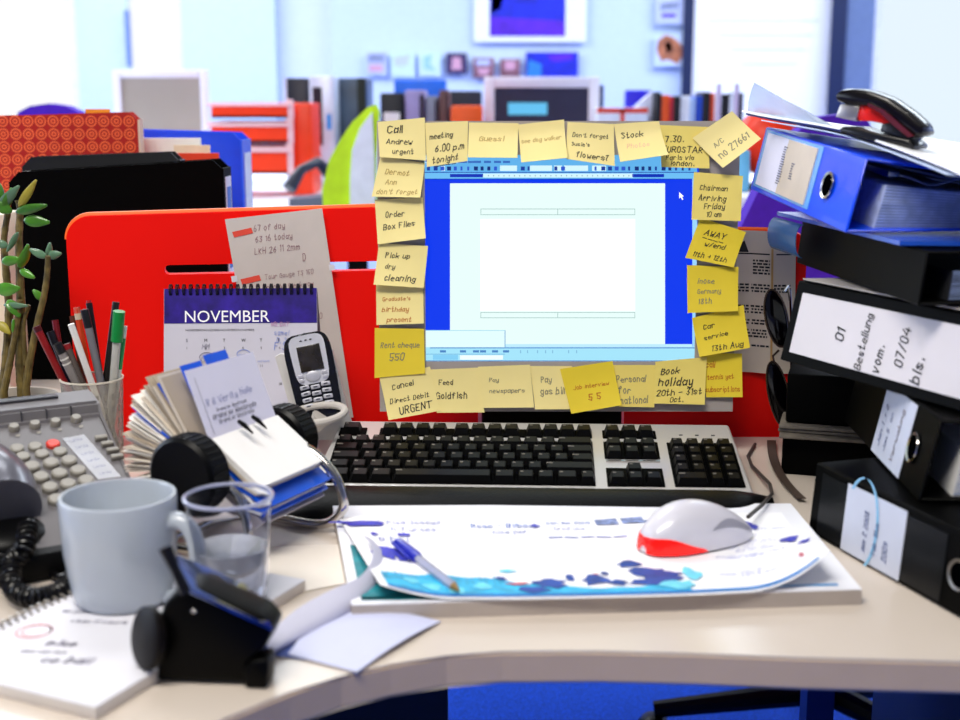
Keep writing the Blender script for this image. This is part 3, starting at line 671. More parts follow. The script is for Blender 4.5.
# ---- the yellow notes
YN = [mat('note_yellow', 'f4de74', .6, var=.02), mat('note_deep_yellow', 'efd434', .6, var=.02), mat('note_pale', 'fbe99c', .6, var=.02)]
INKS = {'k': mat('ink_note_black', '2b2722', .6, var=0), 'g': mat('ink_note_grey', '8a846c', .6, var=0), 'r': mat('ink_note_red', 'c06a18', .6, var=0), 'p': mat('ink_note_pale', 'b89a50', .6, var=0)}
notes = [  # quad TL TR BR BL in the photo, paper, ink, curl, layer, lines (text,u0,v0,u1[,size]), label
 ((380.6, 156), (425, 163), (420.6, 197.5), (372, 196.5), 2, 'p', .006, 1, [("Dermot", .18, .42, .72), ("Ann", .22, .68, .48), ("don't forget", .08, .93, .95)], 'note reading Dermot and Ann in faint ink, left edge of monitor, second from top'),
 ((377.5, 122), (424.8, 117.5), (426, 160.6), (380, 157), 2, 'k', .004, 2, [("Call", .2, .33, .55), ("Andrew", .16, .62, .74), ("urgent", .28, .88, .76)], 'note reading Call Andrew urgent at the top left corner of the monitor'),
 ((425, 123), (468, 121), (467.5, 161), (427, 167), 2, 'k', .003, 1, [("meeting", .1, .38, .66), ("6.00 p.m", .22, .68, .94), ("tonight", .14, .94, .8), ("____", .2, .99, .75)], 'note reading meeting 6.00 pm tonight on the monitor top edge'),
 ((469, 122.5), (518.5, 123.2), (517, 158), (468, 157.5), 2, 'p', .016, 2, [("Guess!", .22, .52, .74)], 'pale curling note with one faint word ending in an exclamation mark'),
 ((518, 124.5), (564, 119.5), (566.5, 158), (521, 162.5), 2, 'p', .016, 3, [("see dog walker", .04, .5, .93)], 'pale tilted note mentioning a dog walker on the monitor top edge'),
 ((567.5, 122), (614, 124), (614, 166), (565.6, 159), 2, 'k', .010, 1, [("Don't forget", .12, .38, .9), ("Susie's", .1, .62, .5), ("flowers?", .2, .9, .88)], "note reading Don't forget Susie's flowers on the monitor top edge"),
 ((614, 124), (659, 121), (666, 155), (619, 162), 2, 'k', .016, 2, [("Stock", .12, .4, .62)], 'white glowing note starting with Stock, right half of the monitor top edge'),
 ((660, 125), (709, 127), (709, 168.5), (661, 167), 0, 'k', .003, 1, [("7.30.", .1, .4, .5), ("EUROSTAR", .03, .64, .88), ("Paris via", .1, .82, .7), ("london.", .2, .95, .7)], 'note reading 7.30 EUROSTAR beside the slanted note'),
 ((692.5, 138), (732, 111), (759.5, 139), (721, 168), 2, 'g', .010, 3, [("A/C", .2, .52, .45), ("no 27661", .12, .80, .9)], 'note turned like a diamond at the top right corner of the monitor'),
 ((700.6, 217.5), (746, 232), (732.6, 267), (684.5, 257.5), 1, 'k', .006, 1, [("AWAY", .2, .36, .66), ("____", .2, .42, .66), ("w/end", .28, .62, .72), ("11th + 12th", .12, .92, .84)], 'note reading AWAY w/end with an underline, right edge of the monitor'),
 ((694, 172), (743, 176), (740, 221), (691, 219.5), 0, 'k', .004, 2, [("Chairman", .14, .36, .72), ("Arriving", .12, .58, .7), ("Friday", .24, .76, .68), ("10 am", .3, .93, .62)], 'note reading Chairman arriving Friday, right edge of the monitor'),
 ((687, 265), (738.5, 267), (737, 310.6), (687, 312.6), 1, 'g', .005, 1, [("inose", .2, .38, .55), ("Germany", .2, .60, .68), ("18th", .22, .82, .5)], 'note about Germany in faint ink above the car service note'),
 ((700, 353), (742, 353.5), (742, 396.6), (706, 397), 1, 'r', .003, 1, [("call", .1, .32, .35), ("tennis yet", .1, .6, .8), ("subscriptions", .0, .88, .95)], 'deep yellow note with orange ink at the lower right corner of the monitor'),
 ((692, 318), (743.5, 305), (749, 347), (698.5, 356), 1, 'k', .006, 2, [("Car", .18, .36, .42), ("service", .16, .62, .64), ("13th Aug", .26, .92, .9)], 'note reading Car service 13th Aug, tilted on the right edge'),
 ((374.7, 199.7), (422.5, 197.5), (426, 238), (378, 244), 2, 'k', .006, 1, [("Order", .2, .42, .62), ("Box Files", .14, .70, .82)], 'note reading Order Box Files, left edge of the monitor'),
 ((379, 243), (428, 246), (424, 287.5), (374, 284), 2, 'k', .006, 2, [("Pick up", .16, .34, .68), ("dry", .18, .60, .4), ("cleaning", .2, .88, .84)], 'note reading Pick up dry cleaning, left edge of the monitor'),
 ((376, 284), (423, 284), (424, 323), (376.7, 324.7), 2, 'r', .004, 1, [("Graduate's", .14, .42, .74), ("birthday", .12, .68, .7), ("present", .22, .93, .76)], 'pale note with three lines of orange ink, left edge of the monitor'),
 ((374.7, 328), (424, 328.6), (425, 373), (374.7, 377.7), 1, 'g', .003, 1, [("Rent cheque", .12, .4, .92), ("550", .3, .68, .62)], 'yellow note reading Rent cheque in grey pencil, left edge of the monitor'),
 ((430, 369.5), (479, 367.5), (484.6, 412), (437, 412), 2, 'k', .004, 1, [("Feed", .14, .36, .44), ("Goldfish", .04, .68, .7)], 'note reading Feed Goldfish along the bottom of the monitor'),
 ((379.6, 378), (430, 366.6), (440, 410), (389, 419), 2, 'k', .006, 2, [("Cancel", .2, .34, .64), ("Direct Debit", .1, .64, .88), ("URGENT", .24, .92, .9)], 'note reading Cancel Direct Debit URGENT at the lower left corner'),
 ((530, 366), (572, 366), (575, 408.7), (535, 408.5), 2, 'g', .004, 1, [("Pay", .22, .38, .5), ("gas bill", .18, .66, .8)], 'note reading Pay gas bill in grey, bottom of the monitor'),
 ((478, 366.7), (530, 364.7), (534, 406.7), (483, 407.5), 2, 'g', .004, 2, [("Pay", .18, .38, .38), ("newspapers", .16, .64, .86)], 'note reading Pay newspapers in grey, bottom of the monitor'),
 ((612, 365), (655, 365), (654, 407), (619, 406), 0, 'g', .003, 1, [("Personal", .05, .42, .8), ("for", .05, .68, .4), ("national", .05, .93, .85)], 'note half covered by the job interview note, grey writing'),
 ((560, 369), (612.5, 361), (621, 404), (571, 413), 1, 'r', .006, 3, [("Job interview", .16, .5, .86), ("5 5", .4, .78, .66)], 'note reading Job interview in orange ink, bottom of the monitor'),
 ((655.4, 361.6), (707, 357), (704, 404), (653, 403), 0, 'k', .004, 3, [("Book", .12, .32, .5), ("holiday", .08, .58, .78), ("20th - 31st", .06, .82, .96), ("Oct.", .32, .96, .6)], 'note reading Book holiday 20th - 31st Oct, bottom right of the monitor'),
]
for (c1, c2, c3, c4, pm, im, curl, layer, lines, lab) in notes:
    o0 = .0008 + layer*.0012
    a, b, c, d = om(*c1, o0), om(*c2, o0), om(*c3, o0), om(*c4, o0)
    ph = random.uniform(0, 6)
    def FN(u, v, o=0, a=a, b=b, c=c, d=d, ph=ph, curl=curl):
        p = (a*(1-u)+b*u)*(1-v) + (d*(1-u)+c*u)*v
        k = max(0, v-.22)/.78
        return p + MN*(o + curl*k**1.6*(1+.25*math.sin(ph+u*3)))
    lab2 = lab
    t = tag(make('sticky_note', MB().surf(lambda u, v: FN(u, v), 4, 10, th=-.00025), YN[pm], world=True), lab2, 'note', 'yellow notes stuck round the monitor')
    q = MB()
    for tx, u0, v0, u1 in lines: ink(q, lambda u, v: FN(u, v, .0006), tx, u0, v0, u1, wd=.78, jit=.3, ang=random.uniform(-.02, .06))
    make('handwriting', q, INKS[im], t, world=True, smooth=0)
    if lab.startswith('white glowing'):
        q = MB(); ink(q, lambda u, v: FN(u, v, .0006), "Photos", .2, .68, .7, wd=.5); make('handwriting', q, mat('ink_pink', 'f4b8a0', .6), t, world=True, smooth=0)

def cpath(ctrl, n=12):
    P = [V(p) for p in ctrl]; P = [P[0]*2-P[1]] + P + [P[-1]*2-P[-2]]; out = []
    for i in range(1, len(P)-2):
        for k in range(n):
            s = k/n; a, b, c, d = P[i-1], P[i], P[i+1], P[i+2]
            out.append(.5*((2*b) + (c-a)*s + (2*a-5*b+4*c-d)*s*s + (3*b-a-3*c+d)*s**3))
    out.append(P[-2]); return out

# ================================================================ RIGHT SIDE
# second divider with the hanging leaflet
a0 = at(628, 229, 1.63); b0 = at(808, 232, 1.585)
d2 = (b0-a0); d2.z = 0; L2 = d2.length; d2.normalize(); N2 = V((d2.y, -d2.x, 0)); zt = (a0.z+b0.z)/2
q = MB(); out = [(0, .55), (L2, .55)] + arc(L2-.02, zt-.02, .02, 0, 90) + arc(.02, zt-.02, .02, 90, 180)
q.prism([V((a0.x, a0.y, 0))+d2*u+V((0, 0, z)) for u, z in out], -N2*.018)
t = tag(make('divider_panel', q, RED, world=True), 'shorter red desk divider panel between monitor and black files, holding a grey leaflet', 'divider')
make('edge_lip', MB().tube([V((a0.x, a0.y, 0))+d2*u+V((0, 0, zt+.001))-N2*.009 for u in (.02, L2-.02)], .0035, seg=6), mat('orange_lip', 'ff6a10', .5), t, world=True)
def on2(x, y, o=0): return hit(x, y, a0+N2*o, N2)
lf = mat('leaflet_grey', 'd2c6b6', .7, var=.05)
lTL, lTR, lBR, lBL = on2(690, 229), on2(796, 231), on2(794, 373), on2(690, 369)
cr = .78
def FL(u, v, o=0):
    p = (lTL*(1-u)+lTR*u)*(1-v) + (lBL*(1-u)+lBR*u)*v
    return p + N2*(.004 + .007*max(0, 1-abs(u-cr)/.2) + o)
t = tag(make('leaflet', MB().surf(FL, 20, 6, th=-.0006), lf, world=True), 'creased grey leaflet with small black print hanging on the shorter red divider', 'leaflet')
q = MB(); G1 = lambda u, v: FL(u, v, .0008)
quad(q, G1, .36, .155, .98, .165, 8)
blob(q, G1, [(.45, .15), (.47, .09), (.52, .07), (.56, .15)]); blob(q, G1, [(.90, .15), (.9, .1), (.94, .08), (.97, .08), (.97, .15)])
def fine(q, F, u0, v0, u1, asp=.8, n=12):
    u = u0
    while u < u1:
        w_ = random.uniform(.015, .05); w_ = min(w_, u1-u)
        quad(q, F, u, v0, u+w_, v0+.013); u += w_+.01
for v0, u0, u1 in [(.20+.022*k, .60, .76) for k in range(5)] + [(.37+.022*k, .42, .76) for k in range(3)] + [(.37+.022*k, .80, .96) for k in range(3)] + [(.52+.022*k, .45, .70) for k in range(3)] + [(.62+.022*k, .45, .74) for k in range(2)] + [(.69+.022*k, .45, .74) for k in range(3)] + [(.80, .40, .76)]:
    fine(q, G1, u0, v0, u1)
make('printed_text', q, INK, t, world=True, smooth=0)
q = MB(); q.poly([G1(cr-.008, .12), G1(cr-.008, 1.0), G1(cr+.012, 1.0), G1(cr+.012, .12)]); make('crease_highlight', q, mat('crease_tan', 'c09a60', .5), t, world=True, smooth=0)

# sunglasses propped on end against the leaflet
gl = mat('glossy_dark_lens', '020103', .12, spec=.5)
t = thing('sunglasses', 'dark sunglasses standing on end beside the grey leaflet and black files', 'sunglasses', on(778, 438))
Yg = 1.46
for k, (x, y, hw, hh_) in enumerate(((776, 318, .0125, .034), (778, 394, .0115, .040))):
    c = at(x, y, Yg)
    q = MB(); q.ell(c, (hw, .004, hh_), rot=(0, R(-14), 0)); make('lens', q, gl, t, world=True)
    q = MB(); pts = []
    Mr = Euler((0, R(-14), 0)).to_matrix()
    for i in range(28): pts.append(c + Mr @ V((hw*math.cos(2*math.pi*i/28), -.003, hh_*math.sin(2*math.pi*i/28))))
    q.tube(pts, .0011, closed=True, seg=6); make('rim', q, mat('rim_bronze', '4a3c34', .25, .7), t, world=True)
p1, p2 = at(779, 350, Yg), at(774, 362, Yg)
make('bridge', MB().tube([p1, (p1+p2)/2+V((-.004, 0, 0)), p2], .0014, seg=6), mat('rim_bronze', '4a3c34', .25, .7), t, world=True)
make('temple', MB().tube([at(786, 432, Yg), at(790, 425, Yg+.01), at(792, 340, Yg+.05), at(790, 290, Yg+.06)], .0015, seg=6), gl, t, world=True)
make('temple', MB().tube([at(784, 292, Yg), at(788, 286, Yg+.02), at(790, 300, Yg+.05)], .0015, seg=6), gl, t, world=True)

def binder(label, Pf, Pb, T, W, shear, cover, label_spec=None, ring=True, ring_mat=None, pocket=None, group=None, pages=True, Lmax=None, page_m=PAPER, texts=(), end_detail=False, ringpos=.07, cat='binder', pagefrac=.62, taper=0):
    "a lever arch file lying flat: Pf/Pb are the front and back lower corners of its spine"
    Pf, Pb = V(Pf), V(Pb); y = (Pb-Pf); L = Lmax or y.length; y.normalize()
    x = y.cross(V((0, 0, 1))).normalized(); z = x.cross(y)
    M = Matrix((x, y, z)).transposed()
    t = thing('lever_arch_binder', label, cat, Pf, tuple(M.to_euler()), group)
    MW[t.name] = Matrix.LocRotScale(Pf, M.to_euler(), None)
    def S_(px, py, pz): return V((px + shear*pz, py, pz*(1-taper*max(0, px)/W)))
    th = .003
    def slab3(x0, x1, y0, y1, z0, z1, q=None):
        q = q or MB()
        c = [S_(x0, y0, z0), S_(x1, y0, z0), S_(x1, y1, z0), S_(x0, y1, z0)]; d = [S_(x0, y0, z1), S_(x1, y0, z1), S_(x1, y1, z1), S_(x0, y1, z1)]
        A_ = [q.bm.verts.new(p) for p in c]; B_ = [q.bm.verts.new(p) for p in d]
        q.bm.faces.new(A_[::-1]); q.bm.faces.new(B_)
        for i in range(4): q.bm.faces.new((A_[i], A_[(i+1) % 4], B_[(i+1) % 4], B_[i]))
        return q
    def rnd(q, w=.0012): bmesh.ops.bevel(q.bm, geom=list(q.bm.edges), offset=w, segments=1, affect='EDGES'); return q
    make('cover', rnd(slab3(.002, W, 0, L, 0, th)), cover, t)
    make('cover', rnd(slab3(.002, W, 0, L, T-th, T)), cover, t)
    make('spine', rnd(slab3(0, th, 0, L, 0, T)), cover, t)
    Fsp = lambda u, v, o=0: S_(-o, L*(1-u), T*(1-v))     # u: back->front, v: top->bottom
    if pages:
        q = slab3(.03, W-.012, .008, L-.008, th, th+(T-2*th)*pagefrac); make('pages', q, page_m, t)
        q = MB()
        for k in range(14):
            zz = th + (T-2*th)*pagefrac*(k+.5)/14; quad(q, lambda u, v: S_(u, .0074, v), .031, zz, W-.013, zz+.0006+random.uniform(0, .0008))
        make('page_edges', q, mat('page_edge_blue', '8a9cc0', .7, var=.2), t, smooth=0)
    if pocket:
        u0, u1, v0, v1, pm = pocket; q = slab3(-.0008, -.0001, L*(1-u1), L*(1-u0), T*(1-v1), T*(1-v0)); make('spine_pocket', q, pm, t)
    if label_spec:
        u0, u1, v0, v1, lm = label_spec; q = slab3(-.0016, -.0009, L*(1-u1), L*(1-u0), T*(1-v1), T*(1-v0)); lab_ = make('spine_label', q, lm, t)
        for tx, ua, va, sz, im, flip in texts:
            # text runs up the spine, reading from bottom to top
            q = MB()
            f = lambda uu, vv, ua=ua, va=va: Fsp(u0+(u1-u0)*(ua + vv*T/(L*(u1-u0))), v0+(v1-v0)*(va - uu), .0022)
            ink(q, f, tx, 0, 0, sz, wd=.75, asp=(v1-v0), jit=.15); o = make('handwriting', q, im, t, smooth=0); o.parent = lab_; o.matrix_parent_inverse = Matrix.Identity(4)
    if ring:
        c = Fsp(1-ringpos/L, .5, .001); ax = V((-1, 0, shear)).normalized()
        rg = MB(); Rr = T*.19; rp_ = [(Rr*.82, 0), (Rr, 0), (Rr*1.03, .0012), (Rr, .0022), (Rr*.82, .0015)]
        rg.lathe(rp_, c, 28, axis=ax, close=True); rgo = make('finger_ring', rg, ring_mat or CHROME, t)
        q = MB(); q.lathe([(0, .0004), (Rr*.82, .0004), (Rr*.82, 0), (0, 0)], c, 28, axis=ax); o = make('finger_hole', q, mat('hole_black', '020203', .9, var=0, spec=0), rgo)
    return t, Fsp, S_, L
lab_m = mat('label_white', 'ccd2e4', .6, var=.03); lab_c = mat('label_cream', 'e6ddd4', .6, var=.04); pk_m = mat('pocket_smoke', '0a0d10', .3, spec=.3)
blk = mat('binder_black', '010101', .5, var=.15, scale=80, spec=.07)
PEN = mat('pen_black', '101014', .5, var=0)
# A: the lowest one
Pb = on(808, 531, .0012); Pf2 = on(960, 618, .0012); dA = (Pb-Pf2).normalized(); Pf = Pb - dA*.285
binder('black binder at the bottom of the right stack, blue circled label and ring', Pf, Pb, .068, .28, .08, blk, (.20, .51, .06, .97, lab_m), pocket=(.05, .70, .1, .95, pk_m), ringpos=.065, ring_mat=mat('ring_dull', '8a8680', .3, .9),
   texts=[("mm 2 2008", .42, .85, .6, mat('ink_blue_grey', '4a5a90', .6), 0), ("Tab (Blue)", .60, .85, .55, mat('ink_blue_grey', '4a5a90', .6), 0), ("2009", .78, .85, .3, mat('ink_blue_grey', '4a5a90', .6), 0)])
A_root = bpy.data.objects['lever_arch_binder.001'] if 'lever_arch_binder.001' in bpy.data.objects else None
# pale blue ring drawn on the label of A
t = [o for o in S.objects if o.get('label', '').startswith('black binder at the bottom')][0]
sl = [o for o in t.children if o.name.startswith('spine_label')][0]
q = MB(); L_ = .285
def FA(u, v, o): 
    z_ = .068*(1-v); return V((-o + .08*z_, L_*(1-u), z_))
pts = []
for i in range(15):
    g = math.radians(-60 + 200*i/14); pts.append((.30+.085*math.cos(g), .5-.62*math.sin(g)))
for (u0, v0), (u1, v1) in zip(pts, pts[1:]):
    q.poly([FA(u0, v0, .0020), FA(u1, v1, .0020), FA(u1-.014, v1, .0020), FA(u0-.014, v0, .0020)])
o = make('blue_swirl', q, mat('swirl_blue', '8cc4ea', .6), t, smooth=0); o.parent = sl
# low paper pile and box behind A
tag(make('document_box', MB().box((.468, 1.455, DESK+.0215), (.22, .18, .043), rot=(0, 0, R(-17)), bev=.002), MATTE, world=True), 'low black box on the desk behind the lowest black binder', 'box')
tag(make('paper_stack', MB().box((.460, 1.45, DESK+.0465), (.22, .19, .0035), rot=(0, 0, R(-15)), bev=.001).box((.465, 1.452, DESK+.051), (.22, .185, .0035), rot=(0, 0, R(-19)), bev=.001).box((.463, 1.453, DESK+.0557), (.22, .185, .004), rot=(0, 0, R(-17)), bev=.001), mat('grey_papers', '6a6258', .7, var=.2, scale=120), world=True), 'thin pile of grey papers between two flat black boxes', 'paper')
tag(make('document_box', MB().box((.470, 1.455, DESK+.0865), (.22, .175, .056), rot=(0, 0, R(-17)), bev=.003), MATTE, world=True), 'black box lying on top of the thin grey paper pile', 'box')
# B
Pb_ = at(843, 436, 1.36); Pf_ = at(900, 474, 1.135); Pb_.z = Pf_.z = DESK+.0685+.002; dB = (Pb_-Pf_).normalized(); PfB = Pf_ - dB*.06
binder('black binder second from the bottom with a cream and blue label', PfB, PfB + dB*.285, .072, .27, .20, blk, (.43, .78, .03, .97, lab_m), ringpos=.045,
   texts=[("Jan 1 + 2", .22, .85, .6, mat('ink_blue_grey', '4a5a90', .6), 0), ("Jan 5 (on)", .42, .85, .6, mat('ink_blue_grey', '4a5a90', .6), 0), ("Verwalung", .72, .9, .75, mat('ink_brown_grey', '8a8088', .6), 0)])
# C: the one with the big written label
Pb_ = at(780, 351, 1.33); Pf_ = at(945, 404, 1.115); zc = DESK+.0685+.002+.0725+.0015; Pb_.z = Pf_.z = zc; dC = (Pb_-Pf_).normalized(); PfC = Pb_ - dC*.31
binder('black binder labelled 01 Bestellung vom 07/04 bis, in the middle of the stack', PfC, Pb_, .082, .27, .23, blk, (.045, .86, .13, .87, mat('label_warm_white', 'd9d4d8', .6, var=.01)), ring=False,
   texts=[("01", .30, .62, .22, PEN, 0), ("Bestellung", .43, .98, .90, PEN, 0), ("vom.", .53, .96, .46, PEN, 0), ("07/04", .64, .78, .62, PEN, 0), ("bis.", .74, .96, .42, PEN, 0)], page_m=PAPER)
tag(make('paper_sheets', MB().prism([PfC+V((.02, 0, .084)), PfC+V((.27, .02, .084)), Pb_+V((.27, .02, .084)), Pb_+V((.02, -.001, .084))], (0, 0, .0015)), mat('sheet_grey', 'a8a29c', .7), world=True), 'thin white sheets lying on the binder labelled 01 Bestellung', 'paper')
# D
zd = zc+.082+.006
PfD = V((.385, 1.13, zd)); PbD = V((.352, 1.44, zd))
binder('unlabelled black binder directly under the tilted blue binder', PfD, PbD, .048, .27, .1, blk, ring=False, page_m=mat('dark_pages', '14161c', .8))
# blue wallet between D and E
bw_m = mat('wallet_blue', '1f56c8', .25, coat=.4); bw_t = mat('wallet_clear', '28609c', .2, trans=.2, ior=1.3)
zw = zd+.050
q = MB(); q.prism([V((.335, 1.47, zw)), V((.62, 1.45, zw)), V((.64, 1.14, zw)), V((.375, 1.16, zw))], (0, 0, .004))
t = tag(make('document_wallet', q, bw_m, world=True), 'blue plastic document wallet squeezed under the blue binder', 'wallet')
def FW_(u, v):
    a = R(-90 + 180*u); Pm = V((.335, 1.47, zw)).lerp(V((.345, 1.38, zw)), v)
    return Pm + V((-.008*math.cos(a)-.002, 0, -.018 + .018*math.sin(a)-.002))
make('clear_fold', MB().surf(FW_, 10, 4, th=.0006), bw_t, t, world=True)
# E: tilted royal blue binder
PbE = at(750, 189, 1.49); PfE = at(845, 233, 1.21)
blue = mat('binder_royal_blue', '0048ec', .32, coat=.25, var=.03)
t, FE, SE, LE = binder('royal blue binder lying on top of the right stack, pages showing', PfE, PbE, .070, .29, .2, blue, (.06, .60, .07, .88, mat('label_lilac', 'dcdcf0', .5, var=.03)), pocket=(.03, .64, .03, .92, mat('pocket_sky', '6aaaf0', .2, coat=.4)), ringpos=.066, page_m=mat('pages_blue_white', 'b8c6e6', .7, var=.25, scale=90), pagefrac=.66, taper=.58)
sl = [o for o in t.children if o.name.startswith('spine_label')][0]
q = MB(); f = lambda u, v: FE(.06+.54*u, .07+.81*v, .0024)
for k in range(16):
    v0 = .14+.045*k; quad(q, f, .40, v0, .40+random.uniform(.05, .09), v0+.018)
for k in range(7): quad(q, f, .62, .38+.045*k, .62+random.uniform(.03, .06), .40+.045*k)
o = make('label_print', q, mat('print_dim', '5a5a70', .6), t, smooth=0); o.parent = sl
q = MB(); quad(q, f, .45, .0, 1, 1); o = make('label_tint', q, mat('label_beige', 'c9bcae', .6, var=.05), t, smooth=0); o.parent = sl
for vv in o.data.vertices: vv.co.x += .0004
# loose sheets at the open end
q = MB()
for k, (x0, x1, z0, z1) in enumerate(((.04, .11, .050, .062), (.07, .26, .052, .058), (.03, .27, .060, .066))):
    q.surf(lambda u, v: SE(x0+(x1-x0)*u, .004+.2*v, z0+(z1-z0)*(abs(u-.35)/.65)+.002*math.sin(9*u+k)), 10, 2, th=.0004)
make('loose_sheets', q, mat('sheet_bluegrey', '8f9cbc', .6, var=.1), t)
q = MB(); q.box(SE(.045, .1, .055), (.012, .14, .008), bev=.002); q.tube([SE(.05, .12, .05), SE(.05, .12, .068), SE(.09, .12, .070), SE(.10, .12, .05)], .002); make('lever_arch', q, CHROME, t)
MWt = MW[t.name]
def topE(x, y, o=0): return MWt @ SE(x, y, .070+o)
# things lying on E
pL0, pL1 = at(742, 111.5, 1.50), at(972, 181, 1.10)
def FP(u, v, o=V((0, 0, 0))):
    e = pL0.lerp(pL1, v); e.z += .0015 + .012*math.sin(math.pi*v)**.8*min(1, v*2) + .001*math.sin(7*v)
    return e + V((.34, .05, -.050))*u + V((0, 0, .002*math.sin(3*u) - .007*min(1, u*5)*math.sin(math.pi*v))) + o
tag(make('paper_stack', MB().surf(FP, 8, 12, th=.002), mat('sheet_white_bright', 'fbfcff', .5, var=.0), world=True), 'white papers on top of the right stack, under the stapler', 'paper')
tag(make('card_folder', MB().surf(lambda u, v: FP(u, v, V((.004, -.004, -.0028))), 8, 12, th=.0022), mat('folder_navy', '0c1466', .4, spec=.2), world=True), 'navy card folder between the white papers and the blue binder', 'folder')
tag(make('paper_sheet', MB().surf(lambda u, v: FP(u, .12+v*.8, V((-.004, -.010, -.0054))), 8, 12, th=.0010), mat('sheet_paleblue', 'c8d8f4', .4), world=True), 'pale blue sheet edge under the navy card folder', 'paper')
cu_ = [(754, 83, 1.47), (768, 91, 1.46), (784, 100, 1.45), (802, 109, 1.43), (820, 119, 1.41), (838, 129, 1.39)]
cl_ = [(748, 116, 1.50), (764, 118, 1.50), (782, 122, 1.48), (800, 125, 1.46), (820, 129, 1.43), (840, 132, 1.40)]
cu_ = cpath([at(*p) for p in cu_], 4); cl_ = cpath([at(*p) for p in cl_], 4)
def FC(u, v):
    i = min(len(cu_)-1, round(u*(len(cu_)-1))); return cu_[i].lerp(cl_[i], v) + V((0, .012*math.sin(math.pi*v), 0))
tag(make('clear_wallet', MB().surf(FC, 20, 5, th=.0005), mat('clear_plastic_film', 'e4eefc', .15, trans=.7, ior=1.15), world=True), 'clear plastic wallet curling up behind the slanted yellow note', 'wallet')

# stapler
s0 = at(838, 131, 1.265); s1 = at(915, 151, 1.215); ds = (s1-s0); dsn = V((ds.x, ds.y, 0)).normalized(); SNn = V((dsn.y, -dsn.x, 0))
def os_(x, y): return hit(x, y, s0, SNn)
t = thing('stapler', 'dark open stapler with silver nose and red insert on the white papers', 'stapler', s0)
def sp_(name, pts, o0, wd_, m, bev=.002, parent=None):
    q = MB(); q.prism([os_(x, y)-SNn*o0 for x, y in pts], -SNn*wd_)
    bmesh.ops.recalc_face_normals(q.bm, faces=q.bm.faces)
    if bev: bmesh.ops.bevel(q.bm, geom=list(q.bm.edges), offset=bev, segments=2, profile=.5, affect='EDGES')
    return make(name, q, m, parent or t, world=True)
stp = mat('stapler_gloss', '0a060a', .2, spec=.45, var=0)
sp_('base_plate', [(838, 130), (842, 126.5), (856, 127), (868, 131), (908, 140), (915, 146), (913, 150), (900, 148.5), (860, 138), (843, 134.5)], 0, .034, mat('stapler_base', '0a0a0c', .3, coat=.2))
sp_('cover', [(832, 99), (835, 92), (841, 89), (852, 88.5), (866, 90.5), (886, 98), (906, 112), (919, 124), (923, 131), (921, 136), (913, 138), (900, 135), (889, 124), (878, 112), (868, 106), (857, 106), (846, 106), (838, 102)], .002, .03, stp, .004)
sp_('side_trim', [(868, 103), (884, 110), (900, 124), (914, 136), (908, 137), (894, 126), (880, 113), (868, 106)], -.0008, .003, mat('stapler_wine', '5a1a20', .15, coat=.5), 0)
sp_('magazine', [(855, 104), (859, 103.5), (880, 113), (893, 124), (890, 126), (868, 121.5), (855, 121)], .007, .02, mat('stapler_red', 'f01c10', .3), .001)
sp_('nose', [(833, 117), (838, 104), (856, 106), (857, 108), (854, 121.5)], .005, .024, mat('stapler_steel', 'c6c0b8', .3, .85), .001)
sp_('hinge_block', [(878, 132), (880, 124), (892, 122), (905, 134), (912, 138), (908, 141)], .004, .026, mat('stapler_base', '0a0a0c', .3, coat=.2), .001)

# ================================================================ KEYBOARD
kR = at(753, 487, 1.352); kw = .462
kr = R(-2.5); KX = V((math.cos(kr), math.sin(kr), 0)); KY = V((-math.sin(kr), math.cos(kr), 0))
korg = on(754, 488, .018); korg = korg - KX*kw + V((0, 0, -.022)); korg.z = DESK
t = thing('keyboard', 'silver framed black keyboard with padded wrist rest in front of the monitor', 'keyboard', korg, (0, 0, kr))
KS = mat('keyboard_silver', 'd2cfcc', .3, .25, var=.02); KK = mat('key_black', '020202', .45, var=.1, spec=.12); KKt = mat('key_top', '060505', .4, var=.2, scale=90, spec=.2)
KD = .158; z0k, z1k = .014, .046
def kz(y): return z0k + (z1k-z0k)*y/KD
q = MB()
A_ = [(0, 0, 0), (kw, 0, 0), (kw-.004, KD, 0), (.012, KD, 0)]; B_ = [(0, 0, z0k), (kw, 0, z0k), (kw-.004, KD, z1k), (.012, KD, z1k)]
av = [q.bm.verts.new(p) for p in A_]; bv = [q.bm.verts.new(p) for p in B_]
q.bm.faces.new(av[::-1]); q.bm.faces.new(bv)
for i in range(4): q.bm.faces.new((av[i], av[(i+1) % 4], bv[(i+1) % 4], bv[i]))
bmesh.ops.bevel(q.bm, geom=list(q.bm.edges), offset=.0035, segments=3, profile=.5, affect='EDGES')
make('case', q, KS, t)
tl = math.atan2(z1k-z0k, KD)
wells = MB()
def well(x0, x1, y0, y1):
    wells.box(((x0+x1)/2, (y0+y1)/2, kz((y0+y1)/2)+.0008), (x1-x0, y1-y0, .002), rot=(tl, 0, 0), bev=.0008)
well(.014, .300, .006, .108); well(.014, .045, .117, .136); well(.060, .300, .117, .136); well(.312, .372, .117, .136); well(.312, .372, .068, .108); well(.312, .372, .006, .046); well(.382, .455, .006, .108)
make('key_well', wells, mat('well_black', '010101', .6, var=0, spec=.05), t)
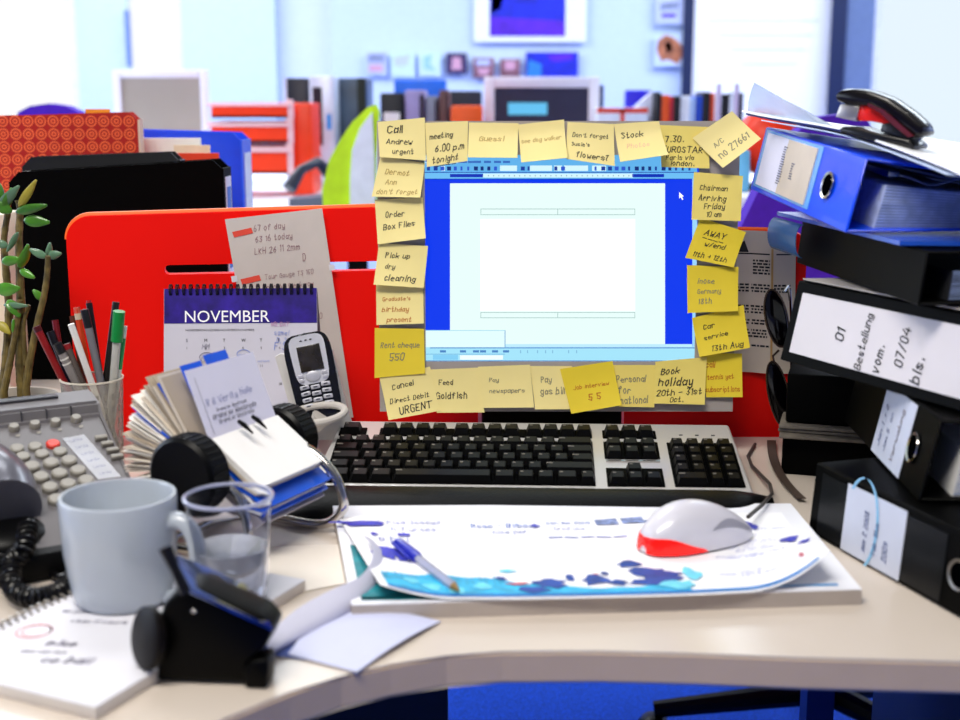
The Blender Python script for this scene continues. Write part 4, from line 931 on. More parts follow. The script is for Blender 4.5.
def key(q, q2, x, y, w_, h=.0175):
    zc_ = kz(y+h/2); g = .0012
    a = [(x+g*.5, y+g*.5), (x+w_-g*.5, y+g*.5), (x+w_-g*.5, y+h-g*.5), (x+g*.5, y+h-g*.5)]
    i_ = .0032
    b = [(x+i_, y+i_*.9), (x+w_-i_, y+i_*.9), (x+w_-i_, y+h-i_*.5), (x+i_, y+h-i_*.5)]
    A1 = [q.bm.verts.new((px, py, kz(py)+.001)) for px, py in a]; B1 = [q.bm.verts.new((px, py, kz(py)+.0088)) for px, py in b]
    for k in range(4): q.bm.faces.new((A1[k], A1[(k+1) % 4], B1[(k+1) % 4], B1[k]))
    q.bm.faces.new(B1)
    ii = .0008; C1 = [q2.bm.verts.new((px + (ii if k in (0, 3) else -ii), py + (ii if k < 2 else -ii), kz(py)+.0091)) for k, (px, py) in enumerate(b)]
    q2.bm.faces.new(C1)
legend = MB()
def leg_(x, y, w_=.004):
    legend.box((x, y, kz(y)+.0094), (w_, .0022, .0002), rot=(tl, 0, 0))
u = .0188
def rowkeys(name, rows):
    q, q2 = MB(), MB()
    for y, x, ws in rows:
        for w_ in ws:
            if w_ < 0: x += -w_*u; continue
            key(q, q2, x, y, w_*u); leg_(x+.006, y+.012, .0035 if w_ < 1.4 else .007); x += w_*u
    o = make(name, q, KK, t, smooth=20); make('key_tops', q2, KKt, o, smooth=0)
h_ = .0197; x0_ = .0155
rowkeys('letter_keys', [(.0075, x0_, [1.4, 1.1, 1.3, 5.6, 1.3, 1.1, 1.1, 1.3, .95]), (.0075+h_, x0_, [1.25]+[1]*11+[2.9]), (.0075+2*h_, x0_, [1.75]+[1]*12+[1.4]), (.0075+3*h_, x0_, [1.5]+[1]*12+[1.65]), (.0075+4*h_, x0_, [1]*13+[2.15])])
rowkeys('function_keys', [(.118, x0_+.001, [1.25]), (.118, .062, [1]*4), (.118, .062+4.35*u, [1]*4), (.118, .062+8.7*u, [1]*4)])
rowkeys('navigation_keys', [(.118, .3135, [1]*3), (.0075+3*h_, .3135, [1]*3), (.0075+4*h_, .3135, [1]*3), (.0075+h_, .3135+u, [1]), (.0075, .3135, [1]*3)])
rowkeys('number_pad', [(.0075, .384, [1.8, .9, .95]), (.0075+h_, .384, [.9, .9, .9, .95]), (.0075+2*h_, .384, [.9, .9, .9, .95]), (.0075+3*h_, .384, [.9, .9, .9, .95]), (.0075+4*h_, .384, [.9, .9, .9, .95])])
make('key_legends', legend, mat('legend_grey', '7a746c', .6, var=0), t, smooth=0)
q = MB(); q.box((.342, .062, kz(.062)+.001), (.058, .002, .002), rot=(tl, 0, 0)); make('chrome_strip', q, CHROME, t)
q = MB()
for k in range(3): q.box((.40+.018*k, .128, kz(.128)+.0003), (.004, .0015, .0006), rot=(tl, 0, 0))
make('indicator_marks', q, INK, t)
# wrist rest
def FR_(u_, v):
    x = -.012 + (kw+.030)*u_; end = min(1, (1-u_)/.10); end0 = min(1, u_/.06)
    wv = .070*(.35+.65*math.sin(end*math.pi/2)); yb = .002 ; yf = -wv
    y = yb + (yf-yb)*v
    zz = (.021*math.sin(math.pi*min(1, max(0, .16+v*.84)))**.6)*(.5+.5*math.sin(end*math.pi/2))*(.6+.4*end0)
    if v > .98: zz = .001
    return V((x, y, max(.001, zz)))
q = MB(); q.surf(FR_, 60, 16, th=0)
bmesh.ops.recalc_face_normals(q.bm, faces=q.bm.faces)
ret = bmesh.ops.extrude_edge_only(q.bm, edges=[e for e in q.bm.edges if e.is_boundary])
for v_ in [g for g in ret['geom'] if isinstance(g, bmesh.types.BMVert)]: v_.co.z = .0002
make('wrist_rest', q, mat('rest_leatherette', '020202', .42, var=.3, scale=400, bump=.25, spec=.15), t)
# cable of keyboard / mouse
ms = on(741, 515, .02)
tag(make('mouse_cable', MB().tube([on(748, 517, .03), on(762, 505, .022), on(772, 494, .016), on(770, 484, .010), on(752, 466, .004), on(748, 456, .003), on(755, 444, .003)], .0019, seg=8), mat('cable_grey', '3a3634', .5), world=True), 'thin dark grey cable looping from the mouse past the keyboard corner', 'cable')
# dark strip (bag strap) on the desk right of the keyboard
q = MB(); q.surf(lambda u_, v: on(767+9*u_+ (4+10*v)*v*2.2 - 3*math.sin(v*3), 441+58*v, .004+.006*math.sin(3*v)*(u_)), 3, 14, th=-.001)
tag(make('strap', q, mat('strap_dark', '3a2c24', .7, var=.2), world=True), 'narrow dark brown strap on the desk between keyboard and black binders', 'strap')

# ================================================================ DESK PAD, MOUSE, PEN
pad = [on(333, 519), on(790, 516.5), on(861, 605), on(352, 621)]
cB = [p + V((0, 0, 0)) for p in pad]
t = thing('desk_pad', 'large paper desk pad printed with blue scribbles under the mouse', 'desk pad', on(600, 565))
q = MB(); q.prism(cB, (0, 0, .013)); make('backing_stack', q, mat('pad_edge', 'b9aea6', .6, var=.05), t, world=True)
def bil(q4, u_, v): a, b, c, d = q4; return (a*(1-u_)+b*u_)*(1-v)+(d*(1-u_)+c*u_)*v
q = MB(); q.surf(lambda u_, v: bil(cB, u_, v)+V((0, 0, .0138)), 4, 4, th=.0006)
lowm = mat('pad_sheet', 'f2f3fb', .55, var=.01); low = make('lower_sheet', q, lowm, t, world=True)
def FLw(u_, v): return bil(cB, u_, v)+V((0, 0, .0141))
q = MB(); quad(q, FLw, .02, .94, .96, .96, 10); make('blue_rule', q, mat('print_rule_blue', '2a8fd0', .5), low, world=True, smooth=0)
q = MB(); blob(q, FLw, [(.02, .45), (.13, .55), (.24, .90), (.24, .985), (.02, .97)]); make('teal_print', q, mat('print_teal_dark', '12808c', .5, var=.5, scale=30), low, world=True, smooth=0)
# upper, curling sheet
uTL, uTR, uBR, uBL = on(338, 518, .015), on(786, 514, .015), on(840, 594, .015), on(383, 603, .015)
def FUp(u_, v, o=0):
    # plan shape: front-left corner cut back in a curve, corners curling up
    lft = .10*max(0, v-.1)*(1.0)
    uu = lft*0 + u_
    p = bil((uTL, uTR, uBR, uBL), uu, v*(1-.10*(abs(uu-.45)/.55)**3))
    z = .0012 + .028*max(0, (uu-.80)/.20)**2*max(0, (v-.25)/.75)**1.2 + .010*max(0, (.14-uu)/.14)**1.5*max(0, v)**1
    n_ = V((0, 0, 1))
    sh = V((-.004, .002, 0))*max(0, (uu-.80)/.20)**2
    return p + V((0, 0, z)) + sh + n_*o
q = MB(); q.surf(lambda u_, v: FUp(u_, v), 40, 20, th=.0005)
up = make('upper_sheet', q, mat('pad_sheet_bright', 'fbfbff', .5, var=.0), t, world=True)
FI = lambda u_, v: FUp(u_, v, .0005)
def fineblob(q, F, poly, n=1):
    # subdivided strip polygon so that it follows the curl
    for p in poly: q.poly([F(*c) for c in p])
# cyan band with wavy upper edge
random.seed(5)
qb, qc, qn = MB(), MB(), MB()
N_ = 60
def edge_h(u_): return .85 - .06*math.sin(u_*9) - .06*max(0, 1-abs(u_-.12)/.12) - .04*pnoise(V((u_*14, 0, 0)))
for i in range(N_):
    a, b = .02+.66*i/N_, .02+.66*(i+1)/N_
    qb.poly([FI(a, edge_h(a)), FI(a, .975), FI(b, .975), FI(b, edge_h(b))])
for i in range(N_):
    a, b = .02+.955*i/N_, .02+.955*(i+1)/N_
    qc.poly([FUp(a, .955, .0007), FUp(a, .985, .0007), FUp(b, .985, .0007), FUp(b, .955, .0007)])
make('cyan_band', qb, mat('print_cyan_band', '35b4e6', .5, var=.35, scale=60), up, world=True, smooth=0)
make('blue_edge', qc, mat('print_edge_blue', '1c78c4', .5, var=.1), up, world=True, smooth=0)
FN2 = lambda u_, v: FUp(u_, v, .0009)
ZL = [.0009]
def splat(q, cu, cv, ru, rv, n=14, rough=.35):
    ph = random.uniform(0, 9); pts = []
    for i in range(n):
        a = 2*math.pi*i/n; r = 1+rough*pnoise(V((math.cos(a)*1.7+ph, math.sin(a)*1.7, ph)))*2
        pts.append((cu+ru*r*math.cos(a), cv+rv*r*math.sin(a)))
    ZL[0] += .00002; zz_ = ZL[0]; c = FUp(cu, cv, zz_)
    for i in range(n): q.poly([c, FUp(*pts[i], zz_), FUp(*pts[(i+1) % n], zz_)])
qd, ql, qr = MB(), MB(), MB()
for cu, cv, ru, rv in ((.62, .78, .045, .085), (.575, .66, .028, .035), (.60, .86, .05, .03), (.65, .80, .03, .05), (.48, .83, .03, .05), (.38, .86, .035, .05), (.34, .92, .03, .03), (.43, .80, .010, .03), (.53, .86, .02, .03), (.28, .80, .012, .02), (.51, .76, .008, .02)): splat(qd, cu, cv, ru, rv)
make('navy_print', qd, mat('print_navy_scene', '2048a0', .5, var=.3, scale=80), up, world=True, smooth=0)
for cu, cv, ru, rv in ((.12, .90, .02, .03), (.17, .93, .018, .03), (.08, .86, .02, .03), (.23, .88, .02, .03), (.70, .78, .02, .06), (.66, .90, .04, .04), (.30, .72, .02, .015)): splat(ql, cu, cv, ru, rv)
make('sky_print', ql, mat('print_sky_scene', '6fd6f2', .5, var=.2, scale=80), up, world=True, smooth=0)
for cu, cv, ru, rv in ((.31, .86, .03, .012), (.49, .77, .006, .008), (.955, .80, .006, .03)): splat(qr, cu, cv, ru, rv)
make('red_print', qr, mat('print_red_scene', 'c0586a', .5), up, world=True, smooth=0)
qv = MB()
for cu, cv, ru, rv in ((.03, .13, .05, .035), (.06, .52, .035, .07), (.09, .55, .03, .05), (.905, .20, .010, .05), (.965, .50, .022, .035), (.99, .62, .018, .02), (.12, .27, .014, .02), (.055, .28, .008, .02), (.42, .17, .01, .02)): splat(qv, cu, cv, ru, rv, rough=.5)
make('violet_print', qv, mat('print_violet_scene', '3a3fc0', .5, var=.3, scale=60), up, world=True, smooth=0)
qi, qj = MB(), MB()
pasp = .36*1.0
for tx, u0, v0, u1, k in (("C Pisa 3cooyz", .08, .12, .22, 0), ("h 7 urses", .10, .22, .20, 0), ("a b (L)", .06, .36, .15, 0), ("Rose - Bilbao", .28, .18, .42, 1), ("nico per", .32, .26, .40, 0), ("con me dono", .45, .14, .55, 1), ("Grad usw", .46, .22, .53, 0), ("_____", .44, .30, .62, 0)):
    ink(qi if k == 0 else qj, FN2, tx, u0, v0, u1, wd=.6, asp=pasp*7.5, jit=.3)
for j in range(26):
    u0 = random.uniform(.74, .90); v0 = random.uniform(.25, .85); 
    ink(qi, FN2, random.choice(("lom et viso", "nuc cera", "pa lin domi", "si ter nova", "ca ro min")), u0, v0, min(.985, u0+random.uniform(.05, .1)), wd=.5, asp=1.6, jit=.3)
make('pen_notes', qi, mat('ink_blue_faint', '7c86c8', .6, var=0), up, world=True, smooth=0)
make('blue_notes', qj, mat('ink_blue_bright', '3c6ac8', .6, var=0), up, world=True, smooth=0)
q = MB()
for x, y, w_ in ((.56, .09, .05), (.62, .07, .05), (.67, .10, .04)): blob(q, FN2, [(x, y), (x+w_, y-.02), (x+w_, y+.06), (x, y+.07)])
make('grid_print', q, mat('print_grid', '8090c0', .5, var=.6, scale=200), up, world=True, smooth=0)
q = MB()
for k in range(9): a = (.02+.03*k); ink(q, FN2, random.choice(("N", "M", "V", "X")), a, .86, a+.02, wd=.4, asp=3)
make('teal_lines', q, mat('print_teal_line', '3a9ac0', .5), up, world=True, smooth=0)

# mouse
def up_z(x, y): return .0125
mA = on(641, 549, .014); mB_ = on(752, 521, .030)
ctr = on(697, 552, .012)
mdir = V((.105, .058, 0)).normalized(); mn = V((-mdir.y, mdir.x, 0))
mc = on(696, 541, .0182)
t = thing('mouse', 'white computer mouse with glowing red tail on the desk pad', 'mouse', mc, (0, 0, math.atan2(mdir.y, mdir.x)))
LM, WM, HM = .118, .064, .044
def mshape(u_, a):
    # u_ 0..1 tail->nose (x), a 0..pi across
    x = -LM/2 + LM*(u_ if u_ > .1 else u_*u_*10*.5+u_*.5)
    w2 = WM/2*(math.sin(math.pi*min(1, max(0, u_*.995)))**.42)*(1-.16*math.sin(math.pi*u_)**2)
    h = HM*(max(0, math.sin(math.pi*(u_**.82*.995)))**.58)*(1-.22*u_)
    y = -math.cos(a)*w2; z = h*(math.sin(a)**.75)
    return V((x, y, z))
NU, NA = 36, 24
q = MB(); q.surf(lambda u_, v: mshape(u_, math.pi*v), 40, 28)
make('shell', q, mat('mouse_white', 'dad8e2', .3, coat=.3, var=.01), t, smooth=70)
def mred(u_, v, side):
    U = .004 + .43*u_; zl = .0135*max(0, 1-u_)**.5*(1+.25*math.sin(u_*5)) + .0002
    lo, hi = 0, math.pi/2
    for _ in range(24):
        m_ = (lo+hi)/2
        if mshape(U, m_).z < zl: lo = m_
        else: hi = m_
    a_ = lo*v; a_ = a_ if side < 0 else math.pi-a_
    p = mshape(U, a_); c = V((0, 0, .008)); return p + (p-c).normalized()*.0006
q = MB(); q.surf(lambda u_, v: mred(u_, v, -1), 24, 6); q.surf(lambda u_, v: mred(u_, v, 1), 24, 6)
make('tail_light', q, mat('mouse_red', 'f0140a', .15, emit=.55), t, smooth=60)
q = MB()
for k in range(18):
    u0, u1 = .48+.028*k, .48+.028*(k+1)
    def s_(u_, w_): 
        aa = .34+.55*math.sin(min(1, (u_-.48)/.5)*math.pi)*.75; p = mshape(u_, aa-w_); return p + V((0, -.0005, .0003))
    q.poly([s_(u0, 0), s_(u0, min(aa_, .9) if False else .30*math.sin((u0-.48)/.504*math.pi)), s_(u1, .30*math.sin((u1-.48)/.504*math.pi)), s_(u1, 0)])
make('side_grip', q, mat('mouse_grip', '9a99a6', .5), t, smooth=0)

# pen
pa, pb = on(402, 546, .021), on(458, 590, .0195)
d = (pb-pa).normalized(); t = thing('ballpoint_pen', 'clear ballpoint pen with blue cap lying on the desk pad', 'pen', pa)
make('barrel', MB().tube([pa+d*.010, pb-d*.008], .0040, seg=6), mat('pen_clear', 'd6daee', .15, trans=.5, ior=1.2), t, world=True)
make('ink_tube', MB().tube([pa+d*.02, pb-d*.008], .0013, seg=6), mat('pen_inkblue', '2a3cb4', .4), t, world=True)
capo = make('cap', MB().tube([pa-d*.008, pa+d*.030, pa+d*.036], [.0052, .0056, .0042], seg=12), mat('pen_cap_blue', '1622b0', .3, coat=.3), t, world=True)
make('clip', MB().tube([pa-d*.006+V((-.006, -.003, .002)), pa+d*.034+V((-.007, -.004, .001))], .0014, seg=6), mat('pen_cap_blue', '1622b0', .3, coat=.3), capo, world=True)
make('tip', MB().tube([pb-d*.009, pb-d*.001, pb+d*.002], [.0038, .0016, .0005], seg=8), mat('pen_tip_brass', '9a7a4a', .3, .7), t, world=True)

# ================================================================ LEFT SIDE
# calendar: easel with a spiral top
cTL, cTR = at(164, 289, 1.55), at(317, 288, 1.55)
cBLt, cBRt = at(163, 440, 1.485), at(318, 440, 1.485)
cBLt.z = cBRt.z = DESK+.002
def Fc(u, v, o=0):
    n = (cBLt-cTL).cross(cTR-cTL).normalized()
    if n.dot(CAM-cTL) < 0: n = -n
    return cTL*(1-u)*(1-v)+cTR*u*(1-v)+cBLt*(1-u)*v+cBRt*u*v + n*o
t = thing('desk_calendar', 'spiral desk calendar with purple NOVEMBER header against the red divider', 'calendar', (cBLt+cBRt)/2)
make('page', MB().surf(lambda u, v: Fc(u, v), 2, 2, th=.0012), mat('calendar_page', 'c6c4d2', .6, var=.01), t, world=True)
q = MB(); bk = V((0, .055, 0))
b1, b2 = cBLt+bk+V((0, .045, 0)), cBRt+bk+V((0, .045, 0))
q.poly([Fc(0, .0, -.002), Fc(1, 0, -.002), b2, b1]); bmesh.ops.solidify(q.bm, geom=list(q.bm.faces), thickness=.0012)
make('easel_back', q, mat('card_grey', '8c8a94', .7), t, world=True)
q = MB(); quad(q, lambda u, v: Fc(u, v, .0005), 0.002, .0, .998, .215, 1); hd = make('header', q, mat('header_purple', '26107c', .5, var=.6, scale=40, spec=.2), t, world=True)
q = MB(); printed(q, lambda u, v: Fc(u, v, .001), 'NOVEMBER', .138, .208, .69, asp=.95); make('title', q, mat('title_white', 'f6f4ff', .5), t, world=True, smooth=0)
q = MB(); printed(q, lambda u, v: Fc(u, v, .001), 'NOVEMBRE/NOVIEMBRE/NOVEMBRE/NOVEMBER', .142, .262, .59, asp=.8); make('subtitle', q, INK, t, world=True, smooth=0)
q = MB()
for k, ch in enumerate('SMTWTF'): 
    u0 = .145+.12*k; printed(q, lambda u, v: Fc(u, v, .001), ch, u0, .33, u0+.016, asp=1.0, fs=.028)
for r in range(3):
    for k in range(6): printed(q, lambda u, v: Fc(u, v, .001), str(1+k+6*r), .15+.12*k, .375+.11*r, .158+.12*k, asp=1.0, fs=.022)
make('dates', q, INK, t, world=True, smooth=0)
q = MB(); Fh = lambda u, v: Fc(u, v, .0012)
def loop(q, F, cu, cv, ru, rv, w_=.004, n=20):
    for i in range(n):
        a, b = 2*math.pi*i/n, 2*math.pi*(i+1)/n
        q.poly([F(cu+(ru-w_)*math.cos(a), cv+(rv-w_)*math.sin(a)), F(cu+ru*math.cos(a), cv+rv*math.sin(a)), F(cu+ru*math.cos(b), cv+rv*math.sin(b)), F(cu+(ru-w_)*math.cos(b), cv+(rv-w_)*math.sin(b))])
loop(q, Fh, .28, .425, .048, .032); ink(q, Fh, "Party", .245, .445, .315, wd=.5); ink(q, Fh, "MM", .25, .375, .30, wd=.5)
make('handwriting', q, mat('ink_cal_grey', '6a6a80', .6), t, world=True, smooth=0)
q = MB(); loop(q, Fh, .52, .405, .045, .028); ink(q, Fh, "doctor", .485, .42, .555, wd=.5)
for k in range(3): ink(q, Fh, ("same!", "(D, S)", "F Si")[k], .72, .29+.045*k, .82, wd=.5)
ink(q, Fh, "wed lunch", .61, .455, .69, wd=.5)
make('blue_handwriting', q, mat('ink_cal_blue', '6a84d0', .6), t, world=True, smooth=0)
q = MB(); ink(q, Fh, "HOLIDAY", .70, .235, .82, wd=.7); make('pink_handwriting', q, mat('ink_cal_pink', 'c08ab8', .6), t, world=True, smooth=0)
q = MB()
n = (cBLt-cTL).cross(cTR-cTL).normalized(); n = n if n.dot(CAM-cTL) > 0 else -n
for k in range(22):
    u_ = .04+.92*k/21; c = Fc(u_, .012); pts = []
    for i in range(12):
        a = 2*math.pi*i/12; pts.append(c + n*.0055*math.cos(a) + V((0, .15, 1)).normalized()*(.0065*math.sin(a)+.001))
    q.tube(pts, .0008, closed=True, seg=5)
    q.tube([p+V((.0018, 0, 0)) for p in pts], .0008, closed=True, seg=5)
make('spiral_binding', q, mat('wire_dark', '2a2a32', .4, .6), t, world=True)

# cordless handset in its stand
hc = on(312, 449, .0); 
base = on(293, 462)
t = thing('phone_cradle', 'light grey charging cradle holding the silver and black handset', 'cradle', base)
gm = mat('cradle_grey', 'c9c3bc', .4, var=.02); gs = mat('cradle_beige', 'a8a096', .35)
q = MB(); q.lathe([(0, 0), (.036, 0), (.038, .004), (.036, .012), (.022, .018), (.012, .02), (0, .02)], base+V((-.004, .0, 0)), 32); make('base', q, gs, t, world=True)
Yc = 1.415
q = MB(); P = [at(x, y, Yc+.035) for x, y in ((275, 357), (280, 354), (302, 356), (326, 350), (332, 349), (352, 425), (350, 440), (300, 440))]; q.prism(P, (0, .006, 0)); make('back_plate', q, mat('cradle_pale', 'dcdad8', .4), t, world=True)
q = MB(); cc = at(318, 414, Yc-.01); pts = []
for i in range(32):
    a = 2*math.pi*i/32; pts.append(cc + V((.030*math.cos(a), .012*math.sin(a), .0035*math.cos(a)+.007*math.sin(a))))
q.tube(pts, .0042, closed=True, seg=10); make('ring_holder', q, gm, t, world=True)
q = MB(); q.tube([base+V((.0, 0, .012)), cc+V((-.004, .004, -.016)), cc+V((.004, .002, -.004))], [.010, .007, .012]); make('neck', q, gm, t, world=True)
# handset
hb, ht = at(321, 413, Yc), at(304, 333, Yc+.018)
za = (ht-hb).normalized(); xa = (V((1, .12, 0)) - za*V((1, .12, 0)).dot(za)).normalized(); ya = za.cross(xa)
Mh = Matrix((xa, ya, za)).transposed().to_4x4(); Mh.translation = hb
t = thing('cordless_phone', 'silver faced cordless phone handset with black sides standing in its cradle', 'phone', hb, tuple(Mh.to_euler()))
MW[t.name] = Matrix.LocRotScale(hb, Mh.to_euler(), None)
Lh = (ht-hb).length
def outline(k, hw, l0, l1):
    pts = []
    for i in range(28):
        a = 2*math.pi*i/28; cx, sy = math.cos(a), math.sin(a)
        x = hw*abs(cx)**.42*(1 if cx > 0 else -1); z = (l0+l1)/2 + (l1-l0)/2*abs(sy)**.42*(1 if sy > 0 else -1)
        pts.append(V((x*(1+.12*((z-l0)/(l1-l0)-.3)) if k else x, 0, z)))
    return pts
q = MB(); q.prism(outline(1, .0255, -.012, Lh), (0, .022, 0)); bmesh.ops.bevel(q.bm, geom=[e for e in q.bm.edges if len(e.link_faces) == 2 and any(len(f.verts) > 8 for f in e.link_faces)], offset=.005, segments=3, affect='EDGES'); make('body', q, mat('handset_black', '0c0b0e', .25, coat=.4), t)
q = MB(); q.prism([p+V((0, -.0015, 0)) for p in outline(1, .0192, Lh*.37, Lh*.975)], (0, .003, 0)); make('face_plate', q, mat('handset_silver', 'dddde4', .3, .3), t)
q = MB(); q.box((.001, -.0022, Lh*.685), (.0262, .0016, .029), bev=.0007); sc_ = make('display', q, mat('handset_display', '2b2621', .2, var=.5, scale=60, coat=.5), t)
q = MB()
for k in (-1, 0, 1): q.ell((k*.0055, -.0018, Lh*.91), (.0016, .0008, .0008), seg=10, rings=6)
make('earpiece_holes', q, INK, t)
q = MB(); q.ell((0, -.002, Lh*.46), (.0085, .0015, .0065)); q.box((-.0135, -.002, Lh*.485), (.006, .0014, .004), bev=.0006); q.box((.0135, -.002, Lh*.485), (.006, .0014, .004), bev=.0006); q.box((-.0135, -.002, Lh*.43), (.006, .0014, .004), bev=.0006); q.box((.0135, -.002, Lh*.43), (.006, .0014, .004), bev=.0006)
make('navigation_pad', q, mat('key_silver', 'c2c2cc', .35, .2), t)
q, q2 = MB(), MB()
for r in range(4):
    for c in (-1, 0, 1):
        z = Lh*(.335-.078*r) - (.0006 if c == 0 else 0) + .0008*abs(c)
        q.box((c*.0118, -.0012, z), (.0105, .003, .0046), rot=(0, R(4*c), 0), bev=.0009); q2.box((c*.0118, -.0030, z), (.0045, .0004, .0016))
make('number_keys', q, mat('key_silver', 'c2c2cc', .35, .2), t); make('key_digits', q2, mat('digit_grey', '4c4c56', .5), t)

# rolling card file
kA = at(190, 476, 1.115); kB = at(285, 435, 1.245)
zr = (kA.z+kB.z)/2; kA.z = kB.z = zr
ax = (kB-kA).normalized(); pr = V((ax.y, -ax.x, 0)); Cc = (kA+kB)/2; UPV = V((0, 0, 1))
t = thing('rotary_card_file', 'rotary card file with fanned cards, black knobs and chrome tube stand', 'card file', (Cc.x, Cc.y, DESK))
kn = mat('knob_black', '020203', .35, spec=.2, var=0)
for s, c in ((-1, kA), (1, kB)):
    q = MB(); rk = .036 if s < 0 else .032
    q.lathe([(0, -.014), (rk*.9, -.014), (rk, -.011), (rk, .011), (rk*.9, .014), (0, .014)], c, 40, axis=ax)
    q2 = MB()
    for k in range(36):
        a = 2*math.pi*k/36; d_ = pr*math.cos(a)+UPV*math.sin(a); q.tube([c+d_*rk*.995-ax*.009, c+d_*rk*.995+ax*.009], .0011, seg=5)
    make('knob', q, kn, t, world=True)
q = MB(); q.tube([kA, kB], .012, seg=20); make('spindle', q, kn, t, world=True)
cw = (kB-kA).length*.70
def card(bp, bz, ang, ln, w_=None, m=PAPER, th=.0005, name='index_card', off=0, bend=0, tab=None):
    "bp,bz: foot of the card in the (towards camera, up) plane; ang from the camera-side horizontal"
    w_ = w_ or cw; d = pr*math.cos(ang)+UPV*math.sin(ang); nn = pr*math.sin(ang)-UPV*math.cos(ang); b = Cc + pr*bp + UPV*bz + ax*off
    def F(u, v): return b + ax*(u-.5)*w_ + d*(ln*(1-v)) + nn*(bend*(1-v)**2)
    q = MB(); q.surf(F, 2, 5, th=th)
    o = make(name, q, m, t, world=True); return F
cream = [mat('card_cream', 'd6cbbc', .7, var=.04), mat('card_ivory', 'f0ebe2', .7, var=.02), mat('card_buff', 'b4a591', .7, var=.04)]
blu = mat('divider_card_blue', '0a5ae0', .4, coat=.2)
random.seed(3)
nback = 74
for k in range(nback):
    a = 122 + 92*k/(nback-1) + 3.5*math.sin(k*1.3) + random.uniform(-1, 1)
    m = blu if k in (4, 24) else random.choice(cream)
    ln = .069 + .004*math.sin(k*.9) + random.uniform(-.003, .004)
    ar = math.radians(a)
    card(.022*math.cos(ar), .022*math.sin(ar), ar, ln+.003, th=.0008, m=m, off=random.uniform(-.002, .002), bend=random.uniform(-.004, .004))
# white front card with writing, and the blue tabs just behind it
Ff = card(.004, .026, math.radians(112), .066, m=mat('card_lilac_white', 'e2e0f2', .6, var=.01), off=.002)
q = MB(); Fq = lambda u, v: Ff(u, v) + pr*.0009
ink(q, Fq, "R B Verity Halle", .12, .55, .80, wd=.6, asp=1.2, ang=.02); 
make('handwriting', q, mat('ink_card_grey', '8a90b8', .6), t, world=True, smooth=0)
q = MB()
for v0, u0, u1 in ((.66, .22, .66), (.75, .14, .78), (.83, .20, .72)): ink(q, Fq, "Grand av Westroda", u0, v0, u1, wd=.8, asp=1.2)
for c in ((.08, .12, .085, .95),): quad(q, Fq, c[0], c[1], c[2], c[3])
make('printed_text', q, mat('print_dim', '5a5a70', .6), t, world=True, smooth=0)
for off, dz, w_ in ((-.020, .0, .03), (.018, .004, .034)):
    card(-.004, .024, math.radians(118), .072+dz, w_=w_, m=blu, off=off, name='tab_card')
# cards lying open towards the camera
AL = math.radians(-35)
def under(tt, ln, m, w_=None, th=.0005, name='index_card', off=.003):
    tt *= 1.0 if tt < .012 else 1.45
    card(.005-tt*(.57 if tt < .012 else .30), .0265-tt*.82, AL, ln, w_=w_, m=m, th=th, name=name, off=off)
for k in range(9): under(.0011*k, .066-.0004*(k % 3), mat('card_bright', 'f8f6f4', .6, var=.01) if k < 5 else cream[k % 2], off=.003+random.uniform(-.0008, .0008))
under(.0125, .076, blu, cw*1.03, .0024, 'divider_card', .005)
under(.0165, .0745, cream[1], cw, .0015)
under(.0195, .0770, blu, cw*.98, .0022, 'divider_card', .006)
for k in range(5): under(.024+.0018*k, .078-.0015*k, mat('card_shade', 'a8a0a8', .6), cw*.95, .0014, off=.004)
under(.036, .066, blu, cw*.5, .004, 'divider_card', .010)
# binding prongs
for off in (-.012, .009):
    q = MB(); b = Cc + pr*.010 + UPV*.032 + ax*off; q.tube([b + UPV*.004 - pr*.001, b + pr*.005+UPV*.001, b + pr*.015-UPV*.006], [.0020, .0026, .0008], seg=8); make('prong', q, kn, t, world=True)
# chrome tube stand on both sides
for s, c in ((1, kB), (-1, kA)):
    c0 = c + ax*s*.004
    f = on(243 if s < 0 else 262, 556 if s < 0 else 552, .006)
    g0 = Cc + ax*s*(cw*.5+.008)
    e = .80 if s > 0 else .52; dz_ = .010; g0 = g0 - ax*(.006 if s > 0 else 0)
    pts = cpath([g0 + pr*.0 - UPV*.004, g0 + pr*.045*e - UPV*.001, g0 + pr*.085*e - UPV*(.012+dz_), g0 + pr*.100*e - UPV*(.040+dz_), g0 + pr*.088*e - UPV*(zr-DESK-.016), g0 + pr*.060*e - UPV*(zr-DESK-.006), g0 + pr*.0 - UPV*(zr-DESK-.006), g0 - pr*.05 - UPV*(zr-DESK-.006)], 10)
    make('chrome_tube', MB().tube(pts, .0048, seg=14), CHROME, t, world=True)
make('cross_tube', MB().tube([Cc - ax*(cw*.5+.008) - pr*.05 - UPV*(zr-DESK-.006), Cc + ax*(cw*.5+.008) - pr*.05 - UPV*(zr-DESK-.006)], .0048, seg=12), CHROME, t, world=True)

